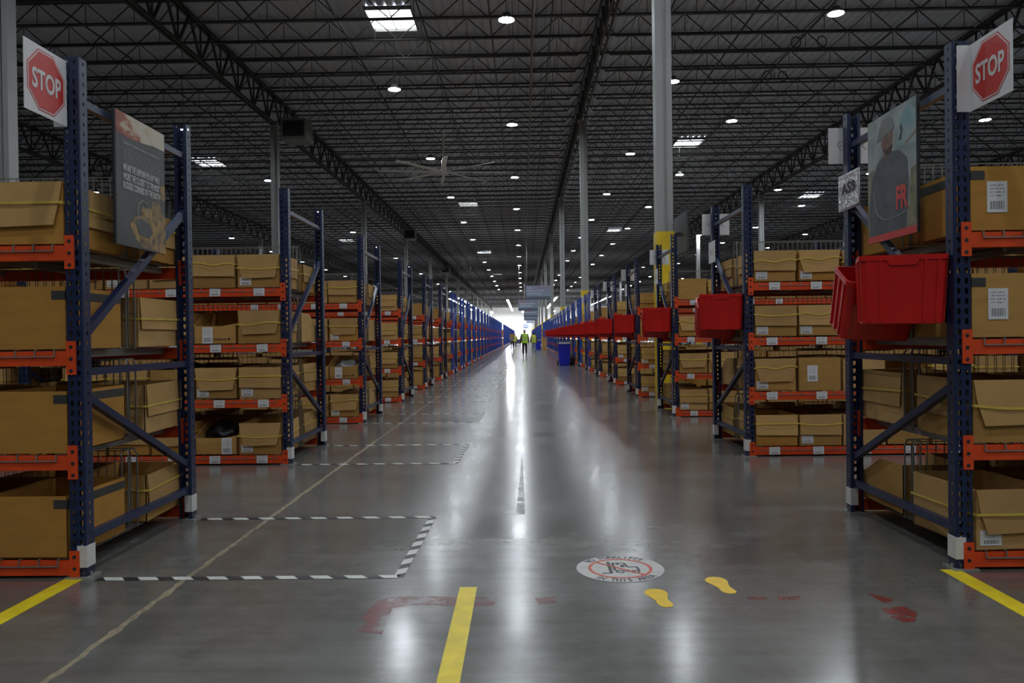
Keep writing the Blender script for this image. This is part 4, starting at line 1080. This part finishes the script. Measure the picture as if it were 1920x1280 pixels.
# hanging aisle signs
M_BANNER = mat('banner_blue_grey', (0.26, 0.31, 0.42), 0.5); M_BAND = mat('banner_dark_band', (0.11, 0.13, 0.19), 0.5); M_PINK = mat('banner_red_type', (0.50, 0.15, 0.17), 0.5); M_BT = mat('banner_type', (0.62, 0.66, 0.74), 0.5)
def banner(px0, px1, py0, py1, wid, label, lines):
    d = wid * F / (px1 - px0); cx_, cy_ = (px0 + px1) / 2 - VPX, (py0 + py1) / 2 - VPY
    X = (cx_ - ROLL * cy_) * d / F; Z = CAM_H - (cy_ + ROLL * cx_) * d / F; H = (py1 - py0) * d / F
    o = MB().box(-wid / 2, wid / 2, -0.02, 0.02, -H / 2, H / 2).build('hanging_banner', M_BANNER, None, (X, d, Z))
    MB().box(-wid / 2, wid / 2, -0.024, -0.02, -H / 2, -H * 0.26).build('dark_band', M_BAND, o)
    g = MB()
    for a in (-0.45, 0.45): MB().bar((a * wid, 0, H / 2), (a * wid, 0, JT - Z), 0.012).build('hanger', M_PIPE, o)
    for i, (tx, m, wf, xf) in enumerate(lines):
        if not tx: continue
        z = H * (0.34 - 0.2 * i)
        if isinstance(tx, str):
            me = fit_text(text_mesh('lettering', tx, 0.2, m, 0.002), wid * wf, H * 0.11); put('lettering', me, o, (wid * xf, -0.024, z), (math.pi / 2, 0, 0))
        else:
            MB().box(wid * (xf - wf / 2), wid * (xf + wf / 2), -0.023, -0.02, z - H * 0.04, z + H * 0.04).build('lettering', m, o)
    if lines and lines[0][0] == 'I AM': 
        me = fit_text(text_mesh('lettering', 'RESPONSIBLE', 0.2, M_PINK, 0.002), wid * 0.68, H * 0.11); put('lettering', me, o, (wid * 0.12, -0.024, H * 0.34), (math.pi / 2, 0, 0))
    tag(o, label, 'banner', 'banners hung over the aisle')
banner(986, 1032, 535.5, 562, 2.4, 'nearest blue-grey banner hung over the aisle, with a red word', [('I AM', M_BT, 0.17, -0.37), ('WHEN I FOLLOW', M_BT, 0.68, -0.11), ('THE PROCESS', M_BT, 0.58, -0.16)])
banner(972, 1008, 562, 582.5, 2.4, 'second blue-grey banner over the aisle, lower and left of nearest', [(1, M_PINK, 0.4, -0.25), (1, M_BT, 0.8, -0.05), (1, M_BT, 0.65, -0.12)])
banner(982, 1009, 581, 594, 2.4, 'third blue-grey banner over the aisle', [(1, M_PINK, 0.5, -0.2), (1, M_BT, 0.8, -0.05)])
banner(982.5, 1006, 593, 600.5, 2.4, 'fourth blue-grey banner, partly hidden below the third', [(1, M_BT, 0.8, -0.05)])
banner(987, 1006, 599, 605.5, 2.4, 'fifth blue-grey banner, lowest of the overlapping ones', [(1, M_BT, 0.8, -0.05)])
banner(981, 991, 607, 615, 1.6, 'small lone grey banner far away above the walking people', [])

# ------------------------------------------------------------------ bins and carts down the aisle
def wheelie(px, py, label, w_=0.5, h_=0.92):
    X, d = px2floor(px, py); r = empty('wheeled_bin', (X, d, 0))
    m_ = MB(); a, b = w_ * 0.40, w_ * 0.5
    lv = [(0.06, a, 0.22), (h_, b, 0.27)]
    v = [(sx * q_, sy * e_, z) for z, q_, e_ in lv for sx, sy in ((-1, -1), (1, -1), (1, 1), (-1, 1))]
    m_.add(v, [(3, 2, 1, 0), (0, 1, 5, 4), (1, 2, 6, 5), (2, 3, 7, 6), (3, 0, 4, 7)])
    m_.box(-a * 0.9, a * 0.9, -0.2, 0.1, 0, 0.07)
    m_.build('bin_body', M_BLUEB, r)
    g = MB()
    for x0_, x1_, y0_, y1_ in ((-b - 0.02, b + 0.02, -0.30, -0.26), (-b - 0.02, b + 0.02, 0.26, 0.30), (-b - 0.02, -b + 0.02, -0.3, 0.3), (b - 0.02, b + 0.02, -0.3, 0.3)): g.box(x0_, x1_, y0_, y1_, h_ - 0.05, h_ + 0.02)
    g.build('liner_bag', mat('liner_bag', (0.66, 0.68, 0.75), 0.3, bump=0.8, scale=20), r)
    for sg in (-1, 1): MB().bar((sg * (a + 0.02), 0.2, 0.11), (sg * (a + 0.07), 0.2, 0.11), 0.11, n=14).build('wheel', M_BLACK, r)
    MB().bar((-b, 0.34, h_ - 0.03), (b, 0.34, h_ - 0.03), 0.018, n=8).build('handle', M_BLUEB, r)
    tag(r, label, 'bin', 'blue wheeled bins')
wheelie(1058, 685, 'blue wheeled bin with white liner beside right racks, nearest'); wheelie(1009, 655, 'blue wheeled bin far down the aisle behind a walker', 0.5, 0.85)
def bag_pile():
    X, d = px2floor(1070, 684)
    bm = bmesh.new(); bmesh.ops.create_icosphere(bm, subdivisions=3, radius=1)
    for v_ in bm.verts:
        q_ = v_.co.normalized(); f_ = 1 + 0.12 * math.sin(6 * q_.x + 4 * q_.y) + 0.1 * math.sin(8 * q_.z); v_.co = Vector((q_.x * 0.2 * f_, q_.y * 0.2 * f_, max(-0.2, q_.z * 0.24 * f_)))
    me = bpy.data.meshes.new('black_bag'); bm.to_mesh(me); bm.free(); me.materials.append(M_POLY)
    tag(put('black_bag', me, None, (X + 0.02, d + 0.1, 0.2)), 'black rubbish bag on the floor beside the nearest blue bin', 'bag')
bag_pile()
X, d = px2floor(1021, 656)
for i in range(3):
    o = put('floor_carton', body_mesh('closed', 0.42, 0.5, 0.34, 1), None, (X, d, i * 0.345), (0, 0, 0.05 * i))
    tag(o, 'cardboard box stacked on the aisle floor past the blue bins, %s in stack' % ('bottom', 'middle', 'top')[i], 'box', 'boxes stacked on the aisle floor')
def cart():
    X, d = px2floor(972, 646); r = empty('grey_cart', (X, d, 0)); M_C = mat('cart_grey', (0.13, 0.13, 0.16), 0.5)
    MB().box(-0.32, 0.32, 0, 0.9, 0.15, 0.72).box(-0.34, 0.34, -0.02, 0.92, 0.72, 0.78).build('cart_body', M_C, r)
    for a in (-0.25, 0.25):
        for b in (0.1, 0.8): MB().bar((a - 0.02, b, 0.08), (a + 0.02, b, 0.08), 0.08, n=10).build('wheel', M_BLACK, r)
    MB().box(-0.12, 0.12, -0.006, 0.0, 0.36, 0.56).build('blue_tag', M_BLUEB, r)
    tag(r, 'dark grey cart standing in the aisle beside the walkers', 'cart')
cart()

# ------------------------------------------------------------------ people
def skin_obj(name, pts, edges, m, parent, root=0, sub=1):
    me = bpy.data.meshes.new(name); me.from_pydata([p[0] for p in pts], edges, [])
    ob = bpy.data.objects.new(name, me); COL.objects.link(ob)
    sk = ob.modifiers.new('s', 'SKIN'); sk.use_smooth_shade = True
    for i, p in enumerate(pts):
        r = p[1]; r = r if isinstance(r, tuple) else (r, r)
        me.skin_vertices[0].data[i].radius = r; me.skin_vertices[0].data[i].use_root = (i == root)
    if sub: ob.modifiers.new('u', 'SUBSURF').levels = sub
    dg = bpy.context.evaluated_depsgraph_get()
    nm = bpy.data.meshes.new_from_object(ob.evaluated_get(dg)); nm.name = name
    bpy.data.objects.remove(ob)
    nm.materials.clear(); nm.materials.append(m)
    nm.polygons.foreach_set('use_smooth', [True] * len(nm.polygons))
    return put(name, nm, parent)
def person(px, py, H, label, rz=0.0, top=(0.05, 0.05, 0.06), vest=None, trousers=(0.02, 0.02, 0.022), hair=(0.03, 0.025, 0.02), stride=0.16, carry=False, skin=(0.30, 0.17, 0.11), cap=None):
    X, d = px2floor(px, py)
    key = 'c%d' % (px * 10)
    R = empty('person', (X, d, 0), (0, 0, rz))
    mS = mat('skin' + key, skin, 0.55); mT = mat('top' + key, top, 0.8, var=0.1); mP = mat('trousers' + key, trousers, 0.85, var=0.1); mH = mat('hair' + key, hair, 0.7)
    h = H; st = stride * h
    # joints; the figure faces +y
    Lk, Rk = (-0.052 * h, st * 0.35, 0.285 * h), (0.052 * h, -st * 0.10, 0.285 * h)
    La, Ra = (-0.055 * h, st * 0.55, 0.045 * h), (0.055 * h, -st * 0.75, 0.062 * h)
    hips = ((-0.052 * h, 0, 0.50 * h), (0.052 * h, 0, 0.50 * h))
    if carry: El, Er, Wl, Wr = (-0.135 * h, 0.06 * h, 0.66 * h), (0.135 * h, 0.06 * h, 0.66 * h), (-0.11 * h, 0.18 * h, 0.75 * h), (0.11 * h, 0.18 * h, 0.75 * h)
    else: El, Er, Wl, Wr = (-0.145 * h, -0.04 * h, 0.635 * h), (0.145 * h, 0.015 * h, 0.635 * h), (-0.15 * h, 0.0, 0.50 * h), (0.15 * h, 0.09 * h, 0.51 * h)
    sh = ((-0.105 * h, 0, 0.80 * h), (0.105 * h, 0, 0.80 * h))
    P = [((0, 0, 0.53 * h), 0.056 * h), ((0, 0, 0.64 * h), 0.058 * h), ((0, 0, 0.755 * h), (0.085 * h, 0.065 * h)), ((0, 0, 0.835 * h), 0.035 * h), ((0, 0.005 * h, 0.875 * h), 0.042 * h), ((0, 0.008 * h, 0.925 * h), 0.052 * h), ((0, 0.0, 0.972 * h), 0.036 * h), ((0, 0.058 * h, 0.915 * h), 0.010 * h)]
    E = [(0, 1), (1, 2), (2, 3), (3, 4), (4, 5), (5, 6), (5, 7)]
    def chain(start, seq):
        prev = start
        for p in seq: P.append(p); E.append((prev, len(P) - 1)); prev = len(P) - 1
        return prev
    chain(0, [(hips[0], 0.048 * h), (Lk, 0.036 * h), (La, 0.022 * h), ((La[0], La[1] + 0.09 * h, La[2] - 0.022 * h), 0.018 * h)])
    chain(0, [(hips[1], 0.048 * h), (Rk, 0.036 * h), (Ra, 0.022 * h), ((Ra[0], Ra[1] + 0.085 * h, Ra[2] - 0.045 * h), 0.018 * h)])
    for sg, S_, El_, Wr_ in ((-1, sh[0], El, Wl), (1, sh[1], Er, Wr)):
        dv = (Vector(Wr_) - Vector(El_)).normalized()
        pal = Vector(Wr_) + dv * 0.035 * h
        e = chain(2, [(S_, 0.040 * h), (El_, 0.028 * h), (Wr_, 0.018 * h), (tuple(pal), (0.022 * h, 0.012 * h))])
        for q_, ln in ((-0.016, 0.040), (-0.006, 0.047), (0.005, 0.045), (0.015, 0.036)):
            a = pal + dv * 0.022 * h + Vector((0, q_ * h, 0)); b = a + dv * ln * 0.5 * h + Vector((-sg * 0.008 * h, 0, 0))
            chain(e, [(tuple(a), 0.0055 * h), (tuple(b), 0.005 * h)])
        th = pal + Vector((0, 0.024 * h, 0)); chain(e, [(tuple(th), 0.006 * h), (tuple(th + dv * 0.02 * h), 0.005 * h)])
    skin_obj('body', P, E, mS, R)
    for sg in (-1, 1):
        bmE = bmesh.new(); bmesh.ops.create_icosphere(bmE, subdivisions=1, radius=0.007 * h); me = bpy.data.meshes.new('eye'); bmE.to_mesh(me); bmE.free(); me.materials.append(M_INK)
        put('eye', me, R, (sg * 0.020 * h, 0.052 * h, 0.932 * h))
        bmE = bmesh.new(); bmesh.ops.create_icosphere(bmE, subdivisions=1, radius=0.014 * h); me = bpy.data.meshes.new('ear'); bmE.to_mesh(me); bmE.free(); me.materials.append(mS)
        put('ear', me, R, (sg * 0.053 * h, 0.0, 0.92 * h)).scale = (0.4, 0.8, 1.2)
    # clothes
    f = 1.16
    skin_obj('trousers', [((0, 0, 0.55 * h), (0.082 * h, 0.066 * h)), ((0, 0, 0.50 * h), (0.08 * h, 0.068 * h)), (hips[0], 0.062 * h), (Lk, 0.045 * h), ((La[0], La[1], La[2] + 0.02 * h), 0.034 * h), (hips[1], 0.062 * h), (Rk, 0.045 * h), ((Ra[0], Ra[1], Ra[2] + 0.02 * h), 0.034 * h)],
             [(0, 1), (1, 2), (2, 3), (3, 4), (1, 5), (5, 6), (6, 7)], mP, R)
    skin_obj('jacket', [((0, 0, 0.52 * h), (0.09 * h, 0.072 * h)), ((0, 0, 0.64 * h), (0.085 * h, 0.068 * h)), ((0, 0, 0.77 * h), (0.10 * h, 0.07 * h)), ((0, 0, 0.83 * h), 0.045 * h), (sh[0], 0.050 * h), (El, 0.038 * h), (Wl, 0.028 * h), (sh[1], 0.050 * h), (Er, 0.038 * h), (Wr, 0.028 * h)],
             [(0, 1), (1, 2), (2, 3), (2, 4), (4, 5), (5, 6), (2, 7), (7, 8), (8, 9)], mT, R)
    if vest:
        mV = mat('vest' + key, vest, 0.6); mB = mat('vest_band', (0.62, 0.64, 0.60), 0.35)
        def ringm(levels):
            m_ = MB(); n = 16; v = [(a * math.cos(2 * math.pi * i / n), b * math.sin(2 * math.pi * i / n), z) for z, a, b in levels for i in range(n)]
            m_.add(v, [(q_ * n + i, q_ * n + (i + 1) % n, (q_ + 1) * n + (i + 1) % n, (q_ + 1) * n + i) for q_ in range(len(levels) - 1) for i in range(n)]); return m_
        lv = [(0.49 * h, 0.125 * h, 0.095 * h), (0.56 * h, 0.125 * h, 0.095 * h), (0.66 * h, 0.122 * h, 0.093 * h), (0.755 * h, 0.128 * h, 0.092 * h), (0.80 * h, 0.125 * h, 0.085 * h), (0.835 * h, 0.085 * h, 0.068 * h), (0.85 * h, 0.05 * h, 0.05 * h)]
        V = ringm(lv).build('safety_vest', mV, R, smooth=True)
        ringm([(0.60 * h, 0.1265 * h, 0.097 * h), (0.625 * h, 0.126 * h, 0.0965 * h)]).build('reflective_band', mB, V)
        for sg in (-1, 1): MB().box(sg * 0.06 * h - 0.012 * h, sg * 0.06 * h + 0.012 * h, -0.092 * h, -0.084 * h, 0.62 * h, 0.80 * h).build('reflective_band', mB, V)
    bmh = bmesh.new(); bmesh.ops.create_uvsphere(bmh, u_segments=14, v_segments=10, radius=1)
    for v_ in bmh.verts:
        v_.co = Vector((v_.co.x * 0.052 * h, v_.co.y * 0.060 * h - 0.006 * h, v_.co.z * 0.055 * h))
        if v_.co.y > 0.02 * h and v_.co.z < 0.025 * h: v_.co.y = 0.01 * h
    me = bpy.data.meshes.new('hair'); bmh.to_mesh(me); bmh.free(); me.materials.append(mH); me.polygons.foreach_set('use_smooth', [True] * len(me.polygons))
    put('hair', me, R, (0, 0, 0.947 * h))
    for (ax, ay, az) in (La, Ra):
        lift = az - 0.045 * h
        skin_obj('shoe', [((ax, ay - 0.02 * h, 0.03 * h + lift), 0.026 * h), ((ax, ay + 0.04 * h, 0.026 * h + lift * 0.6), 0.026 * h), ((ax, ay + 0.10 * h, 0.022 * h + lift * 0.2), 0.020 * h)], [(0, 1), (1, 2)], M_INK, R)
    tag(R, label, 'person', 'people walking in the aisle')
    return R
LIME = (0.50, 0.85, 0.03)
person(984, 667.5, 1.60, 'person in lime safety vest and dark trousers walking away down aisle', 0.0, vest=LIME, hair=(0.42, 0.38, 0.35), trousers=(0.03, 0.03, 0.035))
person(1001, 661, 1.50, 'person in yellow vest and light jeans by right racks', 0.0, vest=(0.72, 0.80, 0.03), trousers=(0.24, 0.32, 0.42), hair=(0.015, 0.012, 0.01), stride=0.05, top=(0.05, 0.03, 0.035))
pc = person(960.5, 657, 1.42, 'person in white top and black trousers walking towards camera', math.pi, top=(0.55, 0.52, 0.48), trousers=(0.015, 0.015, 0.018), stride=0.08, carry=True)
person(965.5, 653, 1.45, 'person in yellow vest half hidden behind the box carrier', math.pi, vest=(0.60, 0.75, 0.05), trousers=(0.03, 0.03, 0.03), stride=0.06)
X, d = px2floor(961, 657)
o = put('carried_carton', body_mesh('closed', 0.42, 0.3, 0.26, 0), None, (X, d - 0.50, 1.12)); tag(o, 'brown cardboard box carried by the person in white top', 'box')
